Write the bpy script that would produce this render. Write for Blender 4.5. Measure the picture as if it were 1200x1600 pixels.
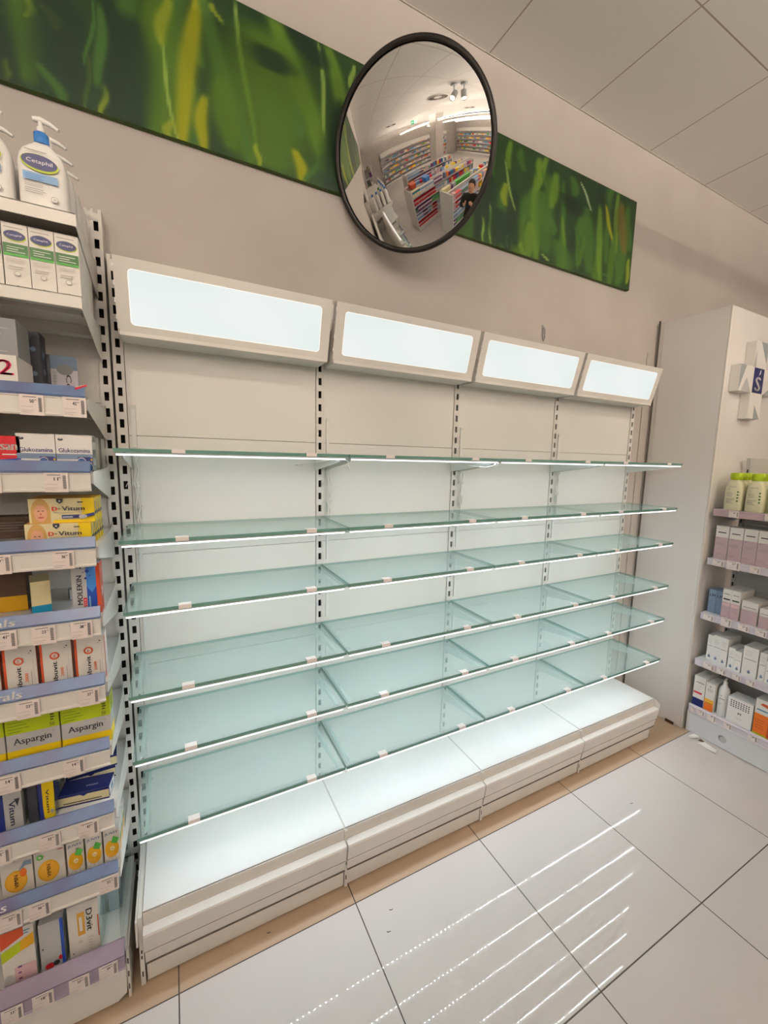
import bpy, bmesh, math, random
from math import pi, sin, cos, radians
from mathutils import Vector, Matrix

for o in list(bpy.data.objects):
    bpy.data.objects.remove(o, do_unlink=True)
SC = bpy.context.scene
COL = SC.collection
random.seed(7)

# ------------------------------------------------------------------ camera
cam_d = bpy.data.cameras.new('camera')
cam_d.sensor_fit = 'VERTICAL'
cam_d.sensor_height = 36.0
cam_d.lens = 648.18 / 1600 * 36.0
cam_d.shift_x = -(610.09 - 600) / 1600
cam_d.shift_y = (801.6 - 800) / 1600
cam_d.clip_start = 0.02
cam = bpy.data.objects.new('camera', cam_d)
COL.objects.link(cam)
YAW, PITCH, ROLL = 0.4859, -0.1299, 0.0233
F = Vector((sin(YAW) * cos(PITCH), cos(YAW) * cos(PITCH), sin(PITCH)))
R0 = Vector((cos(YAW), -sin(YAW), 0))
U0 = R0.cross(F)
R = cos(ROLL) * R0 + sin(ROLL) * U0
U = -sin(ROLL) * R0 + cos(ROLL) * U0
M = Matrix(((R.x, U.x, -F.x, 0.1358), (R.y, U.y, -F.y, -1.6181), (R.z, U.z, -F.z, 1.6464), (0, 0, 0, 1)))
cam.matrix_world = M
SC.camera = cam

# ------------------------------------------------------------------ world, view, exposure
W = bpy.data.worlds.new('world')
SC.world = W
W.use_nodes = True
W.node_tree.nodes['Background'].inputs[0].default_value = (0.9, 0.85, 0.8, 1)
W.node_tree.nodes['Background'].inputs[1].default_value = 0.05
SC.view_settings.view_transform = 'Standard'
SC.view_settings.look = 'None'
SC.view_settings.gamma = 1
SC.view_settings.use_curve_mapping = False
SC.view_settings.exposure = 0.0
SC.cycles.use_denoising = True
SC.cycles.max_bounces = 9
SC.cycles.diffuse_bounces = 4
SC.cycles.glossy_bounces = 5
SC.cycles.transmission_bounces = 6
SC.cycles.transparent_max_bounces = 24
SC.cycles.caustics_reflective = False
SC.cycles.caustics_refractive = False
SC.cycles.sample_clamp_indirect = 6

LED_DOT = 520.0
LED_LENS = 2.6        # emission of the clear lens beside the chips
HEADER_LIT = 0.93     # backlit header windows
SPOT_W = 0.37
PANEL_LUM = 8.0
FILL_UP = 660.0        # added upward glow above the luminaires, fills ceiling and room
WARM = (1.0, 0.80, 0.60)
COOL = (0.86, 0.95, 1.0)

# ------------------------------------------------------------------ materials
MATS = {}
def nodes_of(m):
    m.use_nodes = True
    return m.node_tree.nodes, m.node_tree.links
def mat(name, col, rough=0.5, metal=0.0, spec=0.3, emit=None, estr=0.0, alpha=None):
    if name in MATS: return MATS[name]
    m = bpy.data.materials.new(name)
    n, l = nodes_of(m)
    b = n['Principled BSDF']
    b.inputs['Base Color'].default_value = (*col, 1)
    b.inputs['Roughness'].default_value = rough
    b.inputs['Metallic'].default_value = metal
    b.inputs['Specular IOR Level'].default_value = spec
    if emit:
        b.inputs['Emission Color'].default_value = (*emit, 1)
        b.inputs['Emission Strength'].default_value = estr
    m.diffuse_color = (*col, 1)
    MATS[name] = m
    return m
def s2l(r, g, b):
    f = lambda c: (c / 255 / 12.92) if c <= 10 else ((c / 255 + 0.055) / 1.055) ** 2.4
    return (f(r), f(g), f(b))
def noisy(name, c1, c2, scale, rough=0.5, detail=3, stretch=(1, 1, 1), bump=0.0, spec=0.5, lo=0.35, hi=0.65):
    m = mat(name, c1, rough, spec=spec)
    n, l = nodes_of(m)
    b = n['Principled BSDF']
    tc = n.new('ShaderNodeTexCoord'); mp = n.new('ShaderNodeMapping'); nz = n.new('ShaderNodeTexNoise'); cr = n.new('ShaderNodeValToRGB')
    mp.inputs['Scale'].default_value = stretch
    nz.inputs['Scale'].default_value = scale; nz.inputs['Detail'].default_value = detail
    cr.color_ramp.elements[0].position = lo; cr.color_ramp.elements[0].color = (*c1, 1)
    cr.color_ramp.elements[1].position = hi; cr.color_ramp.elements[1].color = (*c2, 1)
    l.new(tc.outputs['Object'], mp.inputs['Vector']); l.new(mp.outputs[0], nz.inputs['Vector'])
    l.new(nz.outputs['Fac'], cr.inputs[0]); l.new(cr.outputs[0], b.inputs['Base Color'])
    if bump:
        bp = n.new('ShaderNodeBump'); bp.inputs['Strength'].default_value = bump; bp.inputs['Distance'].default_value = 0.002
        l.new(nz.outputs['Fac'], bp.inputs['Height']); l.new(bp.outputs[0], b.inputs['Normal'])
    return m

noisy('wall_paint', (0.46, 0.42, 0.385), (0.50, 0.46, 0.425), 3, 0.75)
noisy('panel_paint', (0.74, 0.73, 0.69), (0.78, 0.76, 0.72), 2, 0.55, spec=0.3)
noisy('metal_paint', (0.70, 0.68, 0.64), (0.74, 0.72, 0.68), 6, 0.42, spec=0.4)
noisy('deck_paint', (0.80, 0.80, 0.79), (0.84, 0.84, 0.83), 3, 0.35, spec=0.4)
noisy('laminate', (0.76, 0.74, 0.72), (0.79, 0.77, 0.75), 2, 0.22, spec=0.5)
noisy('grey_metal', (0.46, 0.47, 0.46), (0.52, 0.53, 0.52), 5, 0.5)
noisy('cold_metal', (0.62, 0.64, 0.66), (0.67, 0.69, 0.71), 4, 0.45)
mat('slot_dark', (0.012, 0.010, 0.009), 0.8)
mat('seam_dark', (0.10, 0.085, 0.07), 0.8)
mat('seam_soft', (0.45, 0.42, 0.38), 0.8)
mat('black_rubber', (0.012, 0.010, 0.009), 0.45)
mat('white', (0.80, 0.79, 0.77), 0.4)
mat('offwhite', (0.72, 0.70, 0.66), 0.45)
mat('plastic', (0.78, 0.78, 0.76), 0.35)
mat('clip_plastic', (0.82, 0.77, 0.76), 0.35)
mat('cable', (0.74, 0.72, 0.69), 0.5)
mat('chrome', (0.75, 0.75, 0.75), 0.15, 1.0)
mat('paper', (0.80, 0.72, 0.69), 0.6)
mat('ink', (0.02, 0.02, 0.025), 0.5)
mat('ink_soft', (0.30, 0.27, 0.26), 0.6)
mat('ink_pale', (0.55, 0.50, 0.48), 0.6)
mat('navy', s2l(22, 32, 84), 0.4)
mat('deep_blue', s2l(30, 60, 140), 0.4)
mat('mid_blue', s2l(60, 120, 190), 0.4)
mat('sky_blue', s2l(120, 160, 200), 0.4)
mat('teal', s2l(20, 120, 160), 0.4)
mat('red', s2l(190, 30, 40), 0.4)
mat('magenta', s2l(190, 25, 75), 0.4)
mat('orange', s2l(215, 110, 40), 0.4)
mat('rust', s2l(185, 75, 45), 0.4)
mat('green', s2l(70, 150, 60), 0.4)
mat('dark_green', s2l(40, 90, 40), 0.4)
mat('lime', s2l(170, 190, 30), 0.4)
mat('lime_cap', s2l(175, 200, 40), 0.35)
mat('yellow', s2l(235, 205, 30), 0.4)
mat('gold', s2l(215, 165, 35), 0.4)
mat('amber', s2l(225, 170, 60), 0.4)
mat('canvas_edge', s2l(62, 84, 34), 0.6)
mat('pale_acrylic', s2l(168, 192, 202), 0.25)
mat('cream', s2l(225, 215, 170), 0.4)
mat('cream_bottle', s2l(226, 222, 190), 0.3)
mat('skin', s2l(222, 170, 140), 0.5)
mat('blond', s2l(200, 160, 95), 0.5)
mat('lip', s2l(175, 80, 75), 0.5)
mat('pink', s2l(212, 178, 182), 0.4)
mat('dusty_pink', s2l(184, 160, 168), 0.4)
mat('pale_lilac', s2l(206, 200, 210), 0.4)
mat('lilac_strip', s2l(170, 160, 190), 0.4)
mat('slate_blue', s2l(110, 130, 155), 0.4)
mat('dark_brown', s2l(70, 50, 35), 0.5)
mat('charcoal', s2l(40, 42, 50), 0.4)
mat('grey', s2l(130, 132, 134), 0.5)
mat('light_grey', s2l(180, 182, 184), 0.5)
mat('facet_shade', s2l(150, 158, 160), 0.5)
mat('facet_white', s2l(226, 224, 220), 0.45)
mat('gold_ink', s2l(200, 150, 60), 0.4)
mat('plum', s2l(110, 60, 110), 0.4)
mat('exit_green', (0.01, 0.22, 0.10), 0.4, emit=(0.01, 0.30, 0.13), estr=0.8)
mat('exit_white', (0.8, 0.85, 0.8), 0.4, emit=(0.8, 1.0, 0.85), estr=1.2)
mat('black_cloth', (0.012, 0.012, 0.014), 0.8)
mat('hair', (0.015, 0.010, 0.008), 0.6)
mat('sign_red', s2l(190, 25, 35), 0.4, emit=s2l(190, 25, 35), estr=0.35)
noisy('blue_strip', s2l(90, 84, 118), s2l(92, 124, 162), 9, 0.3, detail=2, stretch=(1, 0.3, 1), spec=0.5)
noisy('lilac_band', s2l(138, 125, 146), s2l(150, 138, 158), 7, 0.35)

def emis(name, col, strength):
    m = bpy.data.materials.new(name); n, l = nodes_of(m)
    n.clear()
    e = n.new('ShaderNodeEmission'); o = n.new('ShaderNodeOutputMaterial')
    e.inputs[0].default_value = (*col, 1); e.inputs[1].default_value = strength
    l.new(e.outputs[0], o.inputs[0]); MATS[name] = m; return m
emis('led_chip', (0.80, 0.90, 1.0), LED_DOT)
emis('led_lens', (0.92, 0.98, 1.0), LED_LENS)
emis('lamp_warm', (1.0, 0.86, 0.66), 14.0)
emis('lamp_tube', (1.0, 0.84, 0.66), PANEL_LUM)
emis('fill_uplight', (1.0, 0.86, 0.73), FILL_UP)
emis('header_glow', (1.0, 0.97, 0.90), 1.05)
# backlit header window: faint unevenness of the tubes behind the acrylic
m = emis('header_window', (0.90, 0.97, 0.95), HEADER_LIT)
n, l = nodes_of(m)
tc = n.new('ShaderNodeTexCoord'); mp = n.new('ShaderNodeMapping'); nz = n.new('ShaderNodeTexNoise'); cr = n.new('ShaderNodeValToRGB')
mp.inputs['Scale'].default_value = (1, 1, 2); nz.inputs['Scale'].default_value = 3; nz.inputs['Detail'].default_value = 1
cr.color_ramp.elements[0].color = (0.84, 0.93, 0.89, 1); cr.color_ramp.elements[1].color = (0.94, 0.97, 0.95, 1)
cr.color_ramp.elements[0].position = .3; cr.color_ramp.elements[1].position = .7
l.new(tc.outputs['Object'], mp.inputs[0]); l.new(mp.outputs[0], nz.inputs['Vector']); l.new(nz.outputs['Fac'], cr.inputs[0])
l.new(cr.outputs[0], [x for x in n if x.type == 'EMISSION'][0].inputs[0])

def thin_glass(name, tint, milk, milk_col, rough):
    m = bpy.data.materials.new(name); n, l = nodes_of(m); n.clear()
    o = n.new('ShaderNodeOutputMaterial'); t = n.new('ShaderNodeBsdfTransparent'); d = n.new('ShaderNodeBsdfDiffuse'); tr = n.new('ShaderNodeBsdfTranslucent')
    g = n.new('ShaderNodeBsdfGlossy'); fr = n.new('ShaderNodeFresnel'); m1 = n.new('ShaderNodeMixShader'); m2 = n.new('ShaderNodeMixShader'); m3 = n.new('ShaderNodeMixShader')
    t.inputs[0].default_value = (*tint, 1); d.inputs[0].default_value = (*milk_col, 1); tr.inputs[0].default_value = (*milk_col, 1)
    g.inputs['Roughness'].default_value = rough; g.inputs[0].default_value = (0.92, 0.97, 0.96, 1); fr.inputs[0].default_value = 1.45
    m1.inputs[0].default_value = 0.5; l.new(d.outputs[0], m1.inputs[1]); l.new(tr.outputs[0], m1.inputs[2])
    m2.inputs[0].default_value = milk; l.new(t.outputs[0], m2.inputs[1]); l.new(m1.outputs[0], m2.inputs[2])
    ge = n.new('ShaderNodeNewGeometry'); mm = n.new('ShaderNodeMath'); mm.operation = 'SUBTRACT'; mm.inputs[0].default_value = 1; l.new(ge.outputs['Backfacing'], mm.inputs[1])
    mf = n.new('ShaderNodeMath'); mf.operation = 'MULTIPLY'; l.new(fr.outputs[0], mf.inputs[0]); l.new(mm.outputs[0], mf.inputs[1]); l.new(mf.outputs[0], m3.inputs[0]); l.new(m2.outputs[0], m3.inputs[1]); l.new(g.outputs[0], m3.inputs[2])
    l.new(m3.outputs[0], o.inputs[0]); MATS[name] = m
thin_glass('shelf_glass', (0.915, 0.965, 0.960), 0.25, (0.70, 0.86, 0.845), 0.06)
thin_glass('clear_acrylic', (0.93, 0.96, 0.95), 0.03, (0.8, 0.85, 0.85), 0.05)
mat('glass_edge', (0.10, 0.23, 0.20), 0.12, spec=0.8)
mat('glass_edge_soft', (0.22, 0.36, 0.33), 0.2, spec=0.5)
mat('mirror', (0.93, 0.92, 0.90), 0.015, 1.0)

# floor: polished off-white tiles with thin dark joints; the cut border row by the wall is plain beige tile
def tile_material(name, size, ox, oy, c_tile, c_tile2, c_joint, jw, rough, border_y=None, c_border=None, spec=0.5):
    m = mat(name, c_tile, rough, spec=spec); n, l = nodes_of(m); b = n['Principled BSDF']
    tc = n.new('ShaderNodeTexCoord'); sp = n.new('ShaderNodeSeparateXYZ'); l.new(tc.outputs['Object'], sp.inputs[0])
    def math_(op, a, bb):
        q = n.new('ShaderNodeMath'); q.operation = op
        for i, v in enumerate((a, bb)):
            if v is None: continue
            if isinstance(v, (int, float)): q.inputs[i].default_value = v
            else: l.new(v, q.inputs[i])
        return q.outputs[0]
    def line(axis, off):
        a = math_('SUBTRACT', sp.outputs[axis], off); a = math_('DIVIDE', a, size); a = math_('ADD', a, 100.5)
        a = math_('FRACT', a, None); a = math_('SUBTRACT', a, 0.5); a = math_('ABSOLUTE', a, None)
        return math_('LESS_THAN', a, jw / size / 2)
    j = math_('MAXIMUM', line(0, ox), line(1, oy))
    if border_y is not None:
        j2 = math_('MULTIPLY', math_('LESS_THAN', sp.outputs[1], border_y + jw / 2), line(1, oy))
        j = math_('MAXIMUM', line(0, ox), j2)
    nz = n.new('ShaderNodeTexNoise'); nz.inputs['Scale'].default_value = 2.2; nz.inputs['Detail'].default_value = 4; l.new(tc.outputs['Object'], nz.inputs['Vector'])
    mx = n.new('ShaderNodeMixRGB'); mx.inputs[1].default_value = (*c_tile, 1); mx.inputs[2].default_value = (*c_tile2, 1); l.new(nz.outputs['Fac'], mx.inputs[0])
    last = mx.outputs[0]
    if border_y is not None:
        mb = n.new('ShaderNodeMixRGB'); l.new(math_('GREATER_THAN', sp.outputs[1], border_y), mb.inputs[0]); l.new(last, mb.inputs[1]); mb.inputs[2].default_value = (*c_border, 1); last = mb.outputs[0]
    mj = n.new('ShaderNodeMixRGB'); l.new(j, mj.inputs[0]); l.new(last, mj.inputs[1]); mj.inputs[2].default_value = (*c_joint, 1)
    l.new(mj.outputs[0], b.inputs['Base Color'])
    rr = math_('MULTIPLY', j, 0.6); rr = math_('ADD', rr, rough); l.new(rr, b.inputs['Roughness'])
    return m
tile_material('floor_tile', 0.5874, 0.0921, -0.383, (0.555, 0.525, 0.505), (0.61, 0.58, 0.56), (0.05, 0.04, 0.035), 0.004, 0.004, border_y=-0.383, c_border=(0.46, 0.34, 0.24), spec=0.4)
tile_material('ceiling_tile', 0.6, 1.466, -0.50, (0.84, 0.82, 0.79), (0.87, 0.85, 0.82), (0.44, 0.36, 0.32), 0.006, 0.9, spec=0.1)

# ------------------------------------------------------------------ mesh building
class MB:
    def __init__(s): s.v = []; s.f = []; s.fm = []; s.mats = []; s.smooth = set()
    def mi(s, m):
        if m not in s.mats: s.mats.append(m)
        return s.mats.index(m)
    def add(s, vs, fs, m, smooth=False):
        k = len(s.v); s.v += [tuple(v) for v in vs]; mi = s.mi(m)
        for f in fs:
            if smooth: s.smooth.add(len(s.f))
            s.f.append(tuple(i + k for i in f)); s.fm.append(mi)
        return s
    def box(s, x0, x1, y0, y1, z0, z1, m):
        vs = [(x, y, z) for x in (x0, x1) for y in (y0, y1) for z in (z0, z1)]
        return s.add(vs, [(0, 1, 3, 2), (4, 6, 7, 5), (0, 4, 5, 1), (2, 3, 7, 6), (0, 2, 6, 4), (1, 5, 7, 3)], m)
    def prism_x(s, yz, x0, x1, m):      # profile in y-z extruded along x
        n = len(yz); vs = [(x0, y, z) for y, z in yz] + [(x1, y, z) for y, z in yz]
        fs = [(i, (i + 1) % n, n + (i + 1) % n, n + i) for i in range(n)] + [tuple(range(n))[::-1], tuple(range(n, 2 * n))]
        return s.add(vs, fs, m)
    def prism(s, pts, vec, m):           # closed planar outline swept by vec
        n = len(pts); vec = Vector(vec); a = [Vector(p) for p in pts]
        vs = a + [p + vec for p in a]
        fs = [(i, (i + 1) % n, n + (i + 1) % n, n + i) for i in range(n)] + [tuple(range(n))[::-1], tuple(range(n, 2 * n))]
        return s.add(vs, fs, m)
    def tube(s, pts, r, m, seg=8, caps=True):
        pts = [Vector(p) for p in pts]; rings = []; prev = None
        for i, p in enumerate(pts):
            t = (pts[min(i + 1, len(pts) - 1)] - pts[max(i - 1, 0)]).normalized()
            a = prev if prev is not None else (Vector((0, 0, 1)) if abs(t.z) < .9 else Vector((1, 0, 0)))
            b = (a - t * a.dot(t)).normalized(); prev = b; c = t.cross(b)
            rr = r[i] if isinstance(r, (list, tuple)) else r
            rings.append([p + b * rr * cos(2 * pi * k / seg) + c * rr * sin(2 * pi * k / seg) for k in range(seg)])
        vs = [q for rg in rings for q in rg]; fs = []
        for i in range(len(rings) - 1):
            for k in range(seg):
                k2 = (k + 1) % seg
                fs.append((i * seg + k, i * seg + k2, (i + 1) * seg + k2, (i + 1) * seg + k))
        s.add(vs, fs, m, True)
        if caps: s.add(rings[0][::-1], [tuple(range(seg))], m); s.add(rings[-1], [tuple(range(seg))], m)
        return s
    def lathe(s, prof, c, m, seg=24, sx=1.0, sy=1.0, close=True):   # prof: (r,z)
        vs = []; n = len(prof)
        for r, z in prof:
            for k in range(seg):
                a = 2 * pi * k / seg; vs.append((c[0] + r * cos(a) * sx, c[1] + r * sin(a) * sy, c[2] + z))
        fs = []
        for i in range(n - 1):
            for k in range(seg):
                k2 = (k + 1) % seg; fs.append((i * seg + k, i * seg + k2, (i + 1) * seg + k2, (i + 1) * seg + k))
        s.add(vs, fs, m, True)
        if close: s.add(vs[:seg][::-1], [tuple(range(seg))], m); s.add(vs[-seg:], [tuple(range(seg))], m)
        return s
    def build(s, name, parent=None, loc=(0, 0, 0), bevel=0, label=None):
        me = bpy.data.meshes.new(name); me.from_pydata(s.v, [], s.f)
        for mm in s.mats: me.materials.append(MATS[mm])
        for i, p in enumerate(me.polygons):
            p.material_index = s.fm[i]; p.use_smooth = i in s.smooth
        me.validate(); me.update()
        o = bpy.data.objects.new(name, me); COL.objects.link(o); o.location = loc
        if parent: o.parent = parent
        if bevel:
            b = o.modifiers.new('edge', 'BEVEL'); b.width = bevel; b.segments = 2; b.limit_method = 'ANGLE'; b.angle_limit = radians(50)
        if label: o['label'] = label
        return o

# 2D drawing on a face: origin o (bottom left), u to the right, v upward, n outward
_TXT = {}
def text_shape(t):
    if t in _TXT: return _TXT[t]
    c = bpy.data.curves.new('tmp', 'FONT'); c.body = t; c.size = 1.0; c.resolution_u = 2; c.fill_mode = 'FRONT'
    ob = bpy.data.objects.new('tmp', c); me = ob.to_mesh()
    vs = [tuple(v.co[:2]) for v in me.vertices]; fs = [tuple(p.vertices) for p in me.polygons]
    ob.to_mesh_clear(); bpy.data.objects.remove(ob); bpy.data.curves.remove(c)
    xs = [v[0] for v in vs] or [0]; ys = [v[1] for v in vs] or [0]
    r = (vs, fs, min(xs), max(xs), min(ys), max(ys)); _TXT[t] = r; return r
class Face:
    def __init__(s, mb, o, u, v, n): s.mb = mb; s.o = Vector(o); s.u = Vector(u); s.v = Vector(v); s.n = Vector(n); s.k = 0
    def P(s, x, y, k): return s.o + s.u * x + s.v * y + s.n * (0.00025 * k)
    def poly(s, pts, m):
        s.k += 1; s.mb.add([s.P(x, y, s.k) for x, y in pts], [tuple(range(len(pts)))], m); return s
    def rect(s, x0, y0, x1, y1, m): return s.poly([(x0, y0), (x1, y0), (x1, y1), (x0, y1)], m)
    def ell(s, cx, cy, rx, ry, m, n=20, rot=0): 
        return s.poly([(cx + rx * cos(2*pi*i/n) * cos(rot) - ry * sin(2*pi*i/n) * sin(rot), cy + rx * cos(2*pi*i/n) * sin(rot) + ry * sin(2*pi*i/n) * cos(rot)) for i in range(n)], m)
    def text(s, t, x, y, w, h, m, rot=0, bold=0):   # fits box w x h; rot 90 = reading upward, -90 = downward
        vs, fs, a, b, c, d = text_shape(t); s.k += 1
        sx = w / max(b - a, 1e-6); sy = h / max(d - c, 1e-6); q = []
        for off in ((0,) if not bold else (-bold, bold)):
            q = []
            for (vx, vy) in vs:
                px = (vx - a) * sx + off; py = (vy - c) * sy
                if rot == 90: px, py = -py, px
                elif rot == -90: px, py = py, -px
                q.append(s.P(x + px, y + py, s.k))
            s.mb.add(q, fs, m)
        return s
    def lines(s, x0, y0, x1, y1, n, m, duty=.35, ragged=True):
        h = (y1 - y0) / n; rr = random.Random(int((x0 + y0 + n) * 1000)); s.k += 1
        for i in range(n):
            xe = x0 + (x1 - x0) * (rr.uniform(.6, 1) if ragged else 1)
            y = y0 + h * i
            s.mb.add([s.P(x0, y, s.k), s.P(xe, y, s.k), s.P(xe, y + h * duty, s.k), s.P(x0, y + h * duty, s.k)], [(0, 1, 2, 3)], m)
        return s

def tag(o, label=None, cat=None, group=None, kind=None):
    if label: o['label'] = label
    if cat: o['category'] = cat
    if group: o['group'] = group
    if kind: o['kind'] = kind
    return o
def thing(name, label, cat, loc=(0, 0, 0), rz=0, group=None):
    o = bpy.data.objects.new(name, None); COL.objects.link(o); o.location = loc; o.rotation_euler = (0, 0, rz)
    o.empty_display_size = 0.05
    return tag(o, label, cat, group)
def dup(root, loc, rz=None, label=None, group=None):
    r = root.copy(); COL.objects.link(r); r.location = loc
    if rz is not None: r.rotation_euler = (0, 0, rz)
    if label: r['label'] = label
    if group: r['group'] = group
    for ch in list(root.children):
        c = ch.copy(); COL.objects.link(c); c.parent = r
        for g in list(ch.children):
            d = g.copy(); COL.objects.link(d); d.parent = c
    return r
def struct(o): o['kind'] = 'structure'; return o

# ================================================================== THE ROOM
WALL_Y = 0.06; H = 3.45
mb = MB(); mb.box(-9, 5.2, -12.0, 0.2, -0.08, 0.0, 'floor_tile'); struct(mb.build('floor'))
mb = MB(); mb.box(-9, 5.2, -12.0, 0.2, H, H + 0.08, 'ceiling_tile'); struct(mb.build('ceiling'))
mb = MB(); mb.box(-3.3, 5.2, WALL_Y, 0.2, 0, H, 'wall_paint'); mb.box(-9, -3.3, WALL_Y + 0.02, 0.2, 0, H, 'wall_paint'); struct(mb.build('wall_back'))
mb = MB(); mb.box(-9.1, -9, -12.0, 0.2, 0, H, 'wall_paint'); struct(mb.build('wall_left'))
mb = MB(); mb.box(5.2, 5.3, -12.0, 0.2, 0, H, 'wall_paint'); struct(mb.build('wall_right'))
mb = MB(); mb.box(-9.1, 5.3, -12.1, -12.0, 0, H, 'wall_paint'); struct(mb.build('wall_front'))
mb = MB(); mb.box(2.834, 2.840, WALL_Y - 0.006, WALL_Y, 0, 2.35, 'seam_soft'); struct(mb.build('trim_1'))
mb = MB(); mb.box(-9, 5.2, WALL_Y - 0.005, WALL_Y, H - 0.004, H, 'seam_soft'); struct(mb.build('trim_2'))
mb = MB(); mb.box(-4.6, -4.0, -5.0, -4.4, 0, H, 'wall_paint'); struct(mb.build('wall_column'))

# corner block boxed in with white laminate panels
t = thing('corner_cabinet', 'tall glossy white corner cabinet with plain side panel, right of the glass shelving', 'cabinet', (2.92, WALL_Y, 0))
mb = MB(); mb.box(0, 1.6, -0.403, -0.001, 0.0, 2.535, 'laminate'); mb.build('carcass', t, bevel=0.0015)
mb = MB(); mb.box(-0.004, 0, -0.396, -0.045, 0.012, 2.53, 'laminate'); mb.build('side_panel', t, bevel=0.001)
mb = MB(); mb.box(-0.003, 0.012, -0.4045, -0.399, 0.01, 2.532, 'offwhite'); mb.build('edge_band', t)
mb = MB(); mb.box(-0.006, -0.001, -0.02, -0.010, 0.0, 2.55, 'seam_dark'); mb.build('shadow_gap_trim', t)
mb = MB(); mb.box(-0.010, -0.004, -0.36, -0.31, 0.0, 0.018, 'dark_brown'); mb.build('foot', t)

# ================================================================== GRASS CANVAS
BL = [(0.272,3.1,0.201,2.662,0.043,'Y',0.9),(0.163,3.049,0.136,2.631,0.062,'G',1.6),(0.154,2.941,0.196,2.66,0.007,'B',0.5),(0.18,3.048,0.158,2.925,0.026,'Y2',1),(0.286,3.088,0.419,2.666,0.04,'M',1),(0.309,3.099,0.337,3.058,0.016,'Y2',0.8),(0.388,3.108,0.442,2.704,0.014,'B',0.6),(0.524,3.132,0.711,2.727,0.071,'G2',0.9),(0.502,3.073,0.474,2.684,0.166,'G',2.2),(0.673,3.127,0.698,2.864,0.013,'B',0.6),(0.71,3.132,0.788,2.896,0.043,'G2',0.9),(0.805,3.119,0.799,3.042,0.016,'B',0.7),(-0.036,2.818,-0.046,2.663,0.01,'Y2',0.7),(0.003,2.737,-0.007,2.66,0.013,'Y2',0.9),(-0.144,2.732,-0.138,2.662,0.01,'M',0.8),(-0.126,2.89,-0.104,2.845,0.023,'Y',1.2),(-0.158,2.891,-0.171,2.846,0.013,'Y2',1),(0.277,2.811,0.269,2.661,0.029,'Y',1),(0.175,2.709,0.169,2.66,0.02,'Y2',1.2),(0.447,2.726,0.452,2.667,0.015,'Y2',0.8),(0.589,2.753,0.612,2.664,0.033,'Y',1),(0.686,2.774,0.624,2.668,0.02,'M',0.8),(0.332,2.879,0.357,2.696,0.051,'G',1.3),(0.019,2.965,0.041,2.782,0.049,'D',1.5),(-0.097,2.911,-0.098,2.652,0.09,'D',2),(0.074,2.94,0.077,2.655,0.068,'D',1.5),(0.603,3.137,0.673,3.065,0.071,'D',1.3),(0.501,3.044,0.5,2.985,0.099,'D',1.3),(0.761,2.962,0.724,2.676,0.064,'D',1.2),(-0.221,2.716,-0.235,2.664,0.011,'Y',1),(0.002,2.941,-0.009,2.745,0.02,'M',1.2),(-0.013,2.95,-0.042,2.774,0.008,'M',0.6),(-0.144,2.732,-0.098,2.66,0.022,'M',1.2),(0.59,2.899,0.601,2.809,0.035,'M',1),(0.402,2.829,0.409,2.673,0.015,'M',0.8),(1.596,3.128,1.598,3.018,0.027,'G2',1),(1.572,3.031,1.647,2.857,0.012,'B',0.5),(1.579,2.943,1.586,2.857,0.032,'Y2',1),(1.841,3.131,1.78,2.976,0.035,'G2',0.9),(1.794,3.116,1.797,3.017,0.035,'G2',1),(1.782,3.022,1.802,2.675,0.046,'G2',1),(1.819,3.069,1.897,2.935,0.02,'M',0.7),(1.918,3.082,1.89,2.933,0.048,'G2',1),(2.098,3.099,2.192,2.998,0.015,'W',0.5),(2.035,3.108,2.06,3.029,0.045,'M',1.2),(2.304,3.044,2.388,2.884,0.024,'Y',0.7),(2.397,3.127,2.411,2.847,0.032,'G2',0.7),(2.253,3.015,2.303,2.674,0.04,'G2',0.8),(2.495,3.081,2.478,2.711,0.047,'M',1),(1.984,2.892,2.009,2.663,0.021,'G2',0.8),(2.088,2.861,2.119,2.697,0.025,'M',0.8),(1.457,2.761,1.47,2.664,0.011,'B',0.6),(1.495,2.823,1.514,2.671,0.012,'B',0.6),(1.608,2.73,1.613,2.676,0.015,'M',0.8),(1.911,2.873,1.918,2.808,0.034,'M',1),(1.761,2.814,1.746,2.671,0.054,'G2',1.2),(1.857,2.697,1.888,2.675,0.023,'B',0.8),(1.702,2.716,1.72,2.665,0.027,'G2',1),(1.966,2.781,2.025,2.666,0.089,'M',1.4),(2.165,2.951,2.214,2.697,0.064,'M',1.3),(1.667,3.118,1.687,3.037,0.031,'M',1.2),(1.83,2.963,1.862,2.717,0.07,'M',1.5),(2.0,3.012,2.07,2.945,0.09,'D',1.4),(2.439,3.087,2.482,2.864,0.053,'O',1.2),(2.229,2.711,2.538,2.69,0.042,'M',1.2),(2.545,2.824,2.536,2.701,0.025,'Y2',1),(1.551,2.821,1.574,2.685,0.074,'D',1.6),(1.516,2.958,1.497,3.045,0.017,'M',0.8),(2.388,2.947,2.436,2.745,0.021,'M',0.8)]
PAL = dict(Y=(168, 168, 20), Y2=(145, 162, 40), G=(76, 110, 22), G2=(100, 136, 38), M=(62, 104, 36), B=(150, 180, 84), D=(10, 38, 16), W=(190, 205, 165), O=(112, 98, 38))
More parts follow.
